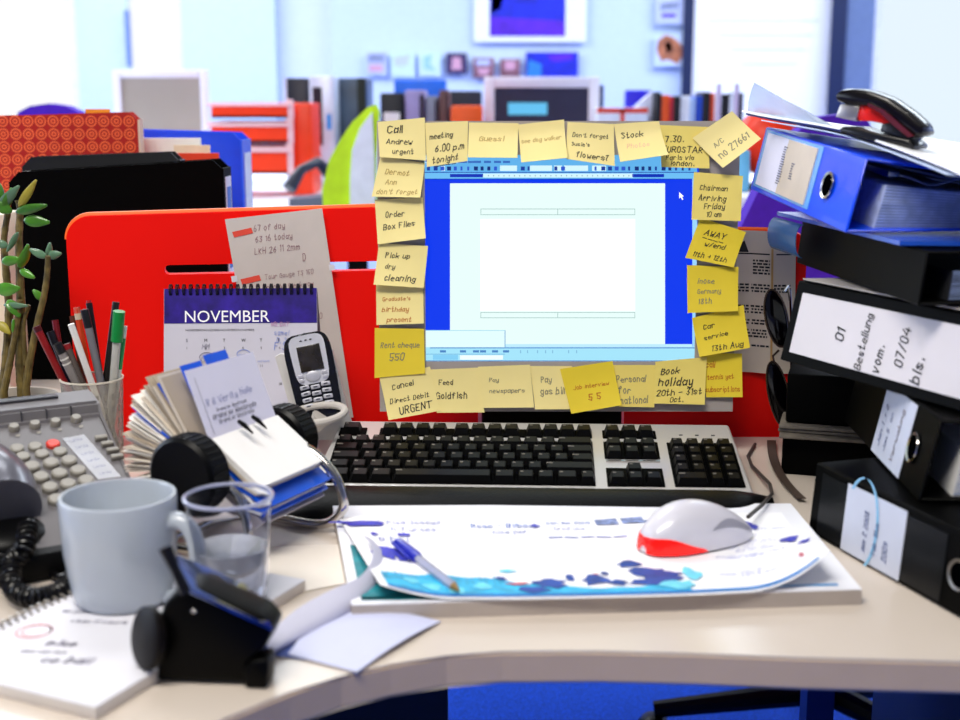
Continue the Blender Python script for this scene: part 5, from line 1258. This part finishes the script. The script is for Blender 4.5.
# pen cup
pc = on(94, 440); pc = at(93, 400, 1.44); pc.z = DESK
t = thing('pen_cup', 'translucent white pen cup with rows of dark slots, full of pens', 'cup', pc)
hc_ = at(93, 378, 1.44).z - DESK
q = MB(); q.lathe([(0, 0), (.030, 0), (.0345, hc_), (.0335, hc_), (.0292, .002), (0, .002)], pc, 40); make('wall', q, mat('cup_translucent', 'e8e4dc', .2, trans=.8, ior=1.08, var=.02), t, world=True)
make('rim', MB().lathe([(.0335, hc_-.001), (.0352, hc_-.001), (.0354, hc_+.0008), (.0335, hc_+.0008)], pc, 40, close=True), mat('cup_rim_cream', 'e4dccc', .3), t, world=True)
q = MB()
for r in range(6):
    for k in range(22):
        a = 2*math.pi*k/22; z = hc_*(.10+.145*r); rr_ = .0302+.0045*z/hc_
        u_ = V((math.cos(a), math.sin(a), 0)); s = V((-math.sin(a), math.cos(a), 0)); c = pc+u_*rr_+V((0, 0, z))
        q.poly([c-s*.0018-V((0, 0, .0035)), c+s*.0018-V((0, 0, .0035)), c+s*.0018+V((0, 0, .0035)), c-s*.0018+V((0, 0, .0035))])
make('slots', q, mat('slot_grey', '8e8a80', .6), t, world=True, smooth=0)
def pen(label, tx, ty, bx, by, r, col, parts=(), dy=0, name='pen', cat='pen', hexa=False):
    top = at(tx, ty, 1.44+dy); low = at(bx, by, 1.44+dy*.5)
    d = (low-top).normalized(); k = (DESK+.006-top.z)/d.z; bot = top+d*k
    off = V((bot.x-pc.x, bot.y-pc.y, 0))
    if off.length > .0245: bot -= off*(1-.0245/off.length)
    d = (bot-top).normalized(); t2 = thing(name, label, cat, bot, group='pens and pencils in the translucent cup')
    make('barrel', MB().tube([top, bot-d*.004, bot], [r, r, r*.4], seg=6 if hexa else 12), mat('pen_'+col, col, .35, var=.02), t2, world=True)
    for nm, l0, l1, rr_, c2 in parts: make(nm, MB().tube([top+d*l0, top+d*l1], rr_, seg=12), mat('pen_'+c2, c2, .35, var=.02), t2, world=True)
pen('dark red pen leaning furthest left in the pen cup', 37, 328, 62, 378, .0042, '8c1418', [('cap_end', -.002, .004, .0045, '4a0a10')], -.01)
pen('short maroon pen standing behind the leaning dark red pen', 55, 320, 62, 365, .0036, '6e141c', [], .012)
pen('navy blue pen with dark round end near the left of the cup', 51, 333, 66, 372, .0040, '18182c', [('cap', -.002, .014, .0046, '0c0c14')], .004)
pen('grey pen with black click end left of white pen', 58, 345, 77, 385, .0048, '8c8684', [('click_end', -.002, .010, .005, '17171a'), ('ring', .016, .018, .0052, 'd8d4cc'), ('ring', .022, .024, .0052, 'd8d4cc')], -.014)
pen('darker grey pen crossing just left of white pen', 66, 344, 82, 384, .0044, '5c5450', [('collar', .0, .006, .0047, '8a1c20')], -.006)
pen('plain white six sided pen leaning in middle of cup', 71, 324, 96, 384, .0040, 'f0eeea', [], -.018, hexa=True)
pen('orange pencil with striped eraser end in the cup', 77, 309, 86, 360, .0038, 'c8401c', [('eraser', -.002, .005, .0036, 'd05a48'), ('ferrule', .005, .012, .0040, 'c8b49a')], .010, name='pencil', cat='pencil', hexa=True)
pen('small brown pencil stub behind the white pen', 72, 316, 78, 350, .0034, '5a2c1c', [], .018, name='pencil', cat='pencil', hexa=True)
pen('grey pen with long black end right of orange pencil', 85, 312, 101, 372, .0044, '7c7a80', [('black_end', -.003, .018, .0046, '141418')], -.004)
pen('black curved pen tip rising behind the grey pen', 89, 303, 97, 345, .0036, '140c10', [('tip', -.003, .002, .0028, 'b02020')], .016)
pen('black marker standing tall behind the green capped pen', 116, 302, 108, 366, .0040, '1c1a18', [], .012, name='marker', cat='pen')
pen('white pen with bright green cap on right side of cup', 119, 313, 114, 374, .0046, 'c8c8c0', [('green_cap', -.002, .033, .0066, '0a8c3c')], -.014)
pen('slim white and green pen at the right rim of the cup', 125, 326, 119, 374, .0026, 'e8efe8', [('green_stripe', .014, .05, .0028, '2aa05a')], .002)

# jade plant
pot = at(14, 388, 1.50); 
t = thing('jade_plant', 'jade plant with knotty brown green stems and fleshy leaves at left edge', 'plant', (pot.x, 1.50, DESK))
ph_ = .066
q = MB(); q.lathe([(0, 0), (.040, 0), (.052, ph_-.012), (.055, ph_-.012), (.056, ph_), (.050, ph_), (.046, ph_-.02), (0, ph_-.02)], (pot.x, 1.50, DESK), 36); make('pot', q, mat('pot_clay', 'c8beb0', .6, var=.05), t, world=True)
make('soil', MB().lathe([(0, ph_-.008), (.049, ph_-.010)], (pot.x, 1.50, DESK), 24), mat('soil', '1c120c', .9), t, world=True)
stemm = mat('jade_stem', '6a5a2c', .7, var=.6, scale=70, bump=.6); leafm = mat('jade_leaf', '4c8a24', .3, var=.5, scale=25, coat=.3); leafg = mat('jade_leaf_grey', '5f8464', .35, var=.3, scale=25, coat=.3); leafy = mat('jade_leaf_yellow', 'a89a34', .4, var=.3, scale=20)
def stem(pts, r0, r1, Y0, dY=0):
    P = cpath([at(x, y, Y0 + dY*i/(len(pts)-1)) for i, (x, y) in enumerate(pts)], 8)
    P = [P[0]-V((0, 0, .03))] + P
    n = len(P); rs = [.62*(r0+(r1-r0)*i/(n-1))*(1+.10*(1 if i % 4 == 0 else 0)) for i in range(n)]
    return make('stem', MB().tube(P, rs, seg=10), stemm, t, world=True)
stem([(22, 392), (20, 360), (21, 320), (20, 280), (19, 240), (20, 210), (18, 200)], .0095, .0055, 1.50)
stem([(3, 392), (7, 350), (9, 310), (6, 270), (4, 240), (8, 212)], .009, .0055, 1.505)
stem([(26, 388), (30, 360), (36, 330), (44, 296), (47, 275), (48, 256)], .0075, .0048, 1.49, -.01)
stem([(24, 340), (24, 322), (29, 305)], .0045, .0035, 1.495)
stem([(4, 392), (10, 362), (16, 330), (20, 300)], .007, .005, 1.49)
def leaf(x, y, L_, ang, wd_, tilt, m, Y=1.49, thk=.0020):
    "fleshy leaf: foot at (x,y) in the photo; ang in the picture, degrees up from right"
    b = at(x, y, Y); a = R(ang); d = V((math.cos(a), -.35*math.cos(tilt), math.sin(a))).normalized(); s = d.cross(V((math.sin(tilt), -math.cos(tilt), 0))).normalized()
    n_ = d.cross(s)
    q = MB(); nu, nv = 12, 10; g = []
    for i in range(nu+1):
        u_ = i/nu; w_ = .68*wd_*(math.sin(math.pi*min(1, u_**.75*.93+.03))**.9)+.0006; row = []
        for j in range(nv):
            p = 2*math.pi*j/nv
            row.append(q.bm.verts.new(b + d*L_*u_ + s*w_*math.cos(p) + n_*(thk*(w_/wd_)**.5*math.sin(p) + .25*L_*u_*u_*.5)))
        g.append(row)
    for i in range(nu):
        for j in range(nv): q.bm.faces.new((g[i][j], g[i][(j+1) % nv], g[i+1][(j+1) % nv], g[i+1][j]))
    q.bm.faces.new(g[0][::-1]); q.bm.faces.new(g[-1])
    make('leaf', q, m, t, world=True, smooth=80)
for a_ in ((19, 207, .040, 50, .0065, .3, leafy), (16, 212, .040, 12, .0075, .2, leafm), (24, 220, .030, -4, .009, .9, leafm), (12, 212, .030, 150, .009, .3, leafm), (4, 210, .028, 60, .008, .8, leafm), (0, 206, .035, 40, .008, .4, leafg),
   (18, 232, .026, 245, .006, 1.0, leafg), (20, 268, .030, 60, .012, 1.1, leafm), (20, 270, .020, -25, .006, .4, leafm), (2, 262, .024, 10, .008, .5, leafm), (-4, 290, .030, 5, .011, .6, leafm), (8, 300, .024, -50, .010, .9, leafm), (4, 305, .03, 0, .005, .3, leafg),
   (46, 257, .020, 150, .006, .5, leafg), (47, 256, .018, 10, .007, .6, leafg), (48, 256, .016, 70, .006, .9, leafg), (43, 300, .016, 125, .006, .8, leafm), (14, 334, .018, 80, .004, .8, leafm), (-2, 322, .020, -40, .007, .5, leafy), (2, 200, .028, 100, .008, .7, leafm), (8, 246, .018, 160, .006, .4, leafg)):
    leaf(*a_)

# desk telephone
Bq = at(88, 386, 1.33); yawp = R(30); px_, py_ = V((math.cos(yawp), math.sin(yawp), 0)), V((-math.sin(yawp), math.cos(yawp), 0))
LP, WP = .235, .26; zb, zf = Bq.z-DESK, .028
org = V((Bq.x, Bq.y, DESK)) - py_*LP
t = thing('desk_telephone', 'grey office telephone with many round buttons and white label strip', 'telephone', org, (0, 0, yawp))
MWp = MW[t.name]; MWi = MWp.inverted()
pm = mat('telephone_grey', '6c696c', .45, var=.03); pk = mat('telephone_key', '8c877e', .4, var=.02); pdk = mat('telephone_dark', '34343a', .4)
q = MB()
prof = [(0, 0), (LP, 0), (LP, zb-.012), (LP-.012, zb), (LP-.05, zb-.006), (LP-.052, zb-.020), (.01, zf), (0, zf-.008)]
q.prism([V((-WP, y, z)) for y, z in prof], (WP, 0, 0)); bmesh.ops.bevel(q.bm, geom=list(q.bm.edges), offset=.003, segments=2, affect='EDGES'); make('housing', q, pm, t)
make('base', MB().box((-WP/2, LP/2-.006, .0135), (WP+.004, LP+.004, .025), bev=.003), mat('telephone_base', '060607', .5, spec=.15), t)
# key plane in local coordinates
y0p, z0p, y1p, z1p = .01, zf, LP-.052, zb-.020
slp = math.atan2(z1p-z0p, y1p-y0p)
Pw = MWp @ V((0, y0p, z0p)); Nw = (MWp.to_3x3() @ V((0, -math.sin(slp), math.cos(slp)))).normalized()
def kp(x, y, o=0): return MWi @ (hit(x, y, Pw, Nw) + Nw*o)
def keyrow(name, pts, r, h, m, names='key'):
    q = MB()
    for x, y in pts: q.lathe([(0, h), (r*.8, h), (r, h*.75), (r*1.02, 0)], kp(x, y), 18, axis=(0, -math.sin(slp), math.cos(slp)))
    return make(name, q, m, t)
keyrow('memory_keys', [(7, 417), (28, 414), (49, 412), (69, 409), (14, 430), (35, 427), (55.5, 424.5), (76, 421), (-14, 420)], .0052, .006, pk)
keyrow('function_keys', [(17, 450), (35, 448), (23, 458), (42, 455.5), (60, 453)], .0066, .004, pk)
keyrow('number_keys', [(32, 469), (51, 465.5), (69, 463), (41, 479.5), (59.5, 476), (78, 473), (50, 490), (68, 486.5), (86, 483), (56, 502), (75, 498), (93, 494)], .0075, .0055, pk)
keyrow('red_key', [(53, 445.5)], .0066, .004, mat('telephone_red_key', 'd8301c', .4))
q = MB()
for x, y in ((101, 440), (107, 446), (112.5, 452.5), (117, 459)): 
    q.box(kp(x, y, .0025), (.012, .0055, .005), rot=(slp, 0, 0), bev=.001)
make('side_keys', q, pk, t)
q = MB(); q.poly([kp(62, 439, .0008), kp(84, 435, .0008), kp(121, 477, .0008), kp(98, 480, .0008)]); bmesh.ops.solidify(q.bm, geom=list(q.bm.faces), thickness=.0006); make('label_strip', q, mat('strip_white', 'eef0f8', .5), t)
q = MB(); FLs = lambda u, v: kp(62+22*u+37*v-(1*u*v), 439-4*u+41*v, .0015)
for k in range(6): ink(q, FLs, "Lorita", .2, .16*k+.12, .75, wd=.6, asp=.35)
make('strip_writing', q, mat('ink_card_grey', '8a90b8', .6), t, smooth=0)
q = MB(); yw = LP-.026; q.box((-.13-.012, yw, zb-.0015), (.21, .010, .004), rot=(R(6), 0, 0), bev=.001); make('display_slot', q, pdk, t)
q = MB()
for k in range(5): q.box((-.02-.024*k-.01, LP-.052+.001, zb-.013), (.0009, .004, .012))
make('strip_grooves', q, pdk, t)
q = MB()
for (x, y) in ((60, 415), (39, 433), (60, 430), (81, 427), (18, 436)): q.poly([kp(x-2, y-1, .0008), kp(x-2, y+1.4, .0008), kp(x+2, y+1, .0008), kp(x+2, y-1.4, .0008)])
make('lamp_marks', q, pk, t, smooth=0)
# handset of the telephone
ha, hb2 = at(-60, 470, 1.28), at(22, 505, 1.13)
hq = MB()
pts = cpath([at(-120, 440, 1.30), at(-72, 452, 1.24), at(-32, 466, 1.18), at(-6, 486, 1.13), at(5, 510, 1.10)], 10)
n = len(pts)
hq.tube(pts, [.024+.009*math.sin(min(1, i/(n-1))*2.2) for i in range(n)], seg=26, flat=1.1)
t2 = thing('telephone_handset', 'silver grey telephone handset cut by the left edge of the photo', 'handset', at(10, 530, 1.11))
make('grip', hq, mat('handset_grey', '5e5e68', .32, .3, coat=.2, var=.02), t2, world=True)
e_ = at(22, 522, 1.10)
q = MB(); q.ell(e_+V((-.018, .01, -.018)), (.042, .045, .020)); make('mouthpiece', q, mat('handset_dark', '040405', .4, spec=.2), t2, world=True)
# coiled cord
c1, c2 = on(30, 530, .05), on(66, 590, .012)
path = cpath([at(28, 525, 1.09), on(24, 550, .034), on(12, 562, .024), on(12, 585, .013), on(26, 597, .012), on(48, 596, .012), on(66, 588, .012), on(78, 574, .012)], 40)
q = MB(); pts = []; turns = 36; tot = len(path)
fr = None
for i, p in enumerate(path):
    tt = (path[min(i+1, tot-1)]-path[max(i-1, 0)]).normalized()
    if fr is None: fr = tt.orthogonal().normalized()
    fr = (fr-tt*fr.dot(tt)).normalized(); w2 = tt.cross(fr)
    for s in range(2):
        ph = 2*math.pi*turns*(i+s/2)/tot; pts.append(p+(fr*math.cos(ph)+w2*math.sin(ph))*.0074)
q.tube(pts, .0018, seg=6)
tag(make('coiled_cord', q, mat('cord_black', '070608', .3, spec=.4, var=0), world=True), 'black coiled telephone cord curling down left of the white mug', 'cord')
tag(make('phone_cable', MB().tube(cpath([on(40, 548, .012), on(52, 552, .01), on(48, 566, .006), on(58, 577, .006), on(72, 572, .006), on(90, 560, .006)], 10), .0035, seg=8), mat('cord_black', '161418', .25), world=True), 'short kinked black cable between the coiled cord and the mug', 'cable')

# spiral notebook
nFR = on(95, 706, .011); back = V((.42, .907, 0)).normalized(); rgt = V((back.y, -back.x, 0)); WN, LN = .163, .262
t = thing('spiral_notebook', 'open white spiral notebook with faint writing and a red circle under the mug', 'notebook', (nFR.x, nFR.y, DESK), (0, 0, math.atan2(rgt.y, rgt.x)))
MWn = MW[t.name]
make('page_block', MB().box((-WN/2, LN/2, .0045), (WN, LN, .009), bev=.0008), mat('notebook_edge', 'd9d2cc', .7), t)
make('top_page', MB().box((-WN/2, LN/2, .0095), (WN, LN, .0008)), mat('notebook_page', 'dcdbe2', .6, var=.01), t)
q = MB()
for k in range(34):
    y = .006+LN*.95*k/33; c = V((-WN+.004, y, .006)); pts = [c + V((.0062*math.cos(2*math.pi*i/12), 0, .0075*math.sin(2*math.pi*i/12))) for i in range(12)]
    q.tube(pts, .0010, closed=True, seg=5)
make('spiral_binding', q, mat('wire_steel', 'b8b0a4', .3, .8), t)
MWni = MWn.inverted()
FNb = lambda u, v: V((-WN + WN*u, LN*(1-v), .0102))
def nb(x, y, o=.0102): 
    p = MWni @ on(x, y, .0102); return (p.x+WN)/WN, 1-p.y/LN
q = MB()
for (x, y, x1, tx) in ((62, 612, 120, "lan pour vosen"), (70, 622, 130, "visan 17 Laurie"), (20, 652, 66, "Uma van tes"), (40, 662, 90, "ce bali"), (45, 645, 75, "mise")):
    u0, v0 = nb(x, y); u1, v1 = nb(x1, y-12); ink(q, FNb, tx, u0, v0, u0+abs(u1-u0)+.12, wd=1.0, asp=WN/LN, jit=.3, ang=.35)
make('handwriting', q, mat('ink_page_grey', '7c788e', .6, var=0), t, smooth=0)
q = MB(); cu, cv = nb(34, 631); loop(q, FNb, cu, cv, .085, .055, w_=.008); loop(q, FNb, cu+.01, cv-.005, .07, .045, w_=.006)
make('red_circle', q, mat('ink_page_red', 'd89aa0', .6, var=0), t, smooth=0)

# mug
mugc = on(110, 617, .0105)+V((0, .040, 0)); mh = at(117, 494, mugc.y).z - mugc.z
mgm = mat('mug_ceramic', 'b2bac4', .2, coat=.4, var=.01)
t = thing('mug', 'white ceramic mug with handle standing on the spiral notebook', 'mug', mugc)
rT = .0466; rB = .0395
prof = [(0, .002), (rB*.8, .002), (rB*.84, 0), (rB*.9, 0), (rB*.985, .004), (rB*1.03, .012), (rT*.97, mh*.5), (rT, mh-.002), (rT-.001, mh), (rT-.003, mh), (rT-.0042, mh-.003), (rT*.97-.005, mh*.5), (rB-.003, .014), (rB*.8, .008), (0, .007)]
make('body', MB().lathe(prof, mugc, 72), mgm, t, world=True)
hd_ = V((.97, -.24, 0)).normalized(); pts = []
for x, z in ((.040, mh-.020), (.053, mh-.018), (.063, mh-.026), (.068, mh-.044), (.065, mh-.064), (.055, mh-.078), (.038, mh-.085)): pts.append(mugc+hd_*x+V((0, 0, z)))
make('handle', MB().tube(cpath(pts, 8), .0072, seg=16, flat=.75), mgm, t, world=True)
# glass
gcc = on(226, 612, .0105)+V((0, .027, 0)); gh = at(229, 497, gcc.y).z-gcc.z
glass = mat('clear_cup', 'f6f8ff', .02, trans=1, ior=1.12, var=0)
t = thing('drinking_glass', 'clear plastic tumbler half full of water beside the mug handle', 'glass', gcc)
g0, g1 = .026, .0345
prof = [(0, 0), (g0, 0), (g0+.002, .004)] + [(g0+.003+(g1-g0-.003)*k/10, .006+(gh-.008)*k/10) for k in range(1, 11)] + [(g1+.0016, gh), (g1, gh+.0012), (g1-.0016, gh-.001)] + [(g0+.0018+(g1-g0-.003)*k/10, .006+(gh-.008)*k/10) for k in range(10, 0, -1)] + [(g0-.001, .004), (0, .004)]
make('cup', MB().lathe(prof, gcc, 64), glass, t, world=True)
o = make('rim', MB().lathe([(g1-.0012, gh-.0005), (g1+.0018, gh-.0005), (g1+.0020, gh+.0012), (g1, gh+.0022), (g1-.0012, gh+.0012)], gcc, 64, close=True), mat('cup_rim', 'c4c8e4', .2, trans=.4, ior=1.2, coat=.4), t, world=True)
wl_ = at(229, 546, gcc.y).z-gcc.z
rw = g0+.0016+(g1-g0-.003)*(wl_-.006)/(gh-.008)-.0003
tag(make('water', MB().lathe([(0, .0045), (g0-.0014, .0045), (rw, wl_), (0, wl_-.0006)], gcc, 64), mat('water_whitened', 'f6f8fc', .02, trans=.72, ior=1.33, var=0), world=True), 'water whitened for a bright sheen, filling the lower half of the plastic tumbler', 'water')  # partly opaque white stands in for the bright reflection on the water

# hole punch
hpa, hpb = on(153, 683), on(270, 688); dh = (hpb-hpa); dh.z = 0; dh.normalize(); HN = V((dh.y, -dh.x, 0))
def oh(x, y, o=0): return hit(x, y, hpa, HN) - HN*o
t = thing('hole_punch', 'black hole punch with glossy sloping lever in front of mug and tumbler', 'hole punch', hpa)
bkm = mat('punch_black', '020202', .4, spec=.12, var=0)
def hprism(name, px, o0, d, m, bev=.003, parent=None):
    q = MB(); q.prism([oh(x, y, o0) for x, y in px], -HN*d); bmesh.ops.recalc_face_normals(q.bm, faces=q.bm.faces)
    for v_ in q.bm.verts: v_.co.z = max(v_.co.z, DESK+.0008)
    if bev: bmesh.ops.bevel(q.bm, geom=list(q.bm.edges), offset=bev, segments=3, profile=.5, affect='EDGES')
    return make(name, q, m, parent or t, world=True)
hprism('body', [(154, 683), (158, 655), (157, 622), (164, 602), (182, 588), (196, 590), (260, 616), (273, 630), (264, 650), (250, 663), (246, 684)], 0, .034, bkm, .004)
hprism('foot', [(244, 668), (252, 659), (268, 657), (270, 664), (268, 687), (246, 686)], -.004, .022, bkm, .002)
c_ = oh(182, 583, -.004); d_ = oh(275, 626, -.004); e1 = at(246, 584, c_.y+.052); f1 = at(176, 553, c_.y+.056)
q = MB(); q.prism([c_, d_, e1, f1], (0, 0, -.003)); bmesh.ops.recalc_face_normals(q.bm, faces=q.bm.faces); bmesh.ops.bevel(q.bm, geom=list(q.bm.edges), offset=.001, segments=2, affect='EDGES')
lv = make('lever', q, mat('lever_gloss', '8c9cbc', .08, 1.0, var=.5, scale=30), t, world=True)
def Flv(u, v, o=.0006): return (f1*(1-u)+e1*u)*(1-v) + (c_*(1-u)+d_*u)*v + V((0, 0, o))
q = MB(); blob(q, Flv, [(.42, .18), (.58, .12), (.74, .30), (.80, .58), (.68, .70), (.54, .48)]); make('lever_recess', q, INK, lv, world=True, smooth=0)
q = MB(); q.tube([oh(188, 592, -.003), oh(174, 570, .002), oh(163, 549, .004)], [.0042, .0036, .0050], seg=12); make('lever_arm', q, mat('arm_dark', '1c1c22', .25, .6), t, world=True)
cd_ = oh(147, 640, .004); q = MB(); q.lathe([(0, -.005), (.019, -.005), (.0225, -.002), (.0225, .003), (.019, .005), (0, .005)], cd_, 36, axis=(-.75, -.6, .2)); make('side_disc', q, mat('disc_brown', '0a0605', .45, spec=.15), t, world=True)
q = MB(); q.ell(oh(194, 611, -.0005), (.0022, .0012, .0015)); make('rivet', q, CHROME, t, world=True)

# loose folded papers
flat_ = [on(330, 608, .001), on(441, 622, .001), on(357, 673, .001), on(288, 655, .001)]
pl = mat('folded_paper', 'c9cdea', .6, var=.02)
def FF(u, v):
    p = bil(flat_, u, v); return p + V((0, 0, .0008+.004*math.sin(math.pi*u)*(1-v) + .003*math.sin(math.pi*v)))
tag(make('folded_paper', MB().surf(FF, 12, 8, th=.0006), pl, world=True), 'pale lilac folded sheet with a corner pointing to the desk edge', 'paper')
flat2 = [on(268, 632, .0005), on(345, 628, .0005), on(330, 663, .0005), on(262, 655, .0005)]
tag(make('card_note', MB().surf(lambda u, v: bil(flat2, u, v)+V((0, 0, .0006+.003*u*(1-u)*4*(1-v))), 6, 4, th=.0004), mat('navy_print_paper', '3a4880', .6, var=.6, scale=18), world=True), 'navy and white printed slip poking out under the lilac sheet', 'paper')
# curled letter: a sheet bent upward into a lip
rail = [(262, 652, 1.0), (300, 622, 1.0), (340, 600, 1.0), (368, 585, 1.0), (381, 566, 1.0), (378, 548, 1.0), (366, 536, 1.0)]
lowr = cpath([on(266, 656, .002), on(300, 640, .002), on(340, 620, .002), on(368, 600, .003), on(382, 578, .006), on(383, 556, .010), on(372, 543, .014)], 6)
upr = cpath([on(262, 640, .012), on(296, 610, .018), on(332, 590, .022), on(358, 578, .024), on(371, 562, .026), on(372, 547, .027), on(364, 536, .028)], 6)
def FCu(u, v):
    k = min(len(lowr)-1.001, u*(len(lowr)-1)); i = int(k); f_ = k-i
    a = lowr[i].lerp(lowr[i+1], f_); b = upr[i].lerp(upr[i+1], f_)
    m_ = a.lerp(b, v); out = (b-a).cross(V((0, 0, 1))); 
    bulge = V((.010, -.010, 0))*math.sin(math.pi*v)*.5
    return m_ + bulge
tag(make('curled_letter', MB().surf(FCu, 36, 8, th=.0006), mat('letter_paper', 'cdcde0', .5, var=.02), world=True), 'curled white letter standing on edge between notebook and desk pad', 'paper')
# loose cream sheet under the card file
sh = [on(243, 548, .0004), on(340, 545, .0004), on(345, 584, .0004), on(262, 600, .0004)]
tag(make('cream_sheet', MB().surf(lambda u, v: bil(sh, u, v)+V((0, 0, .0008)), 4, 4, th=.0005), mat('cream_sheet', 'ece4da', .6, var=.02), world=True), 'cream paper sheet on the desk under the chrome tube stand', 'paper')
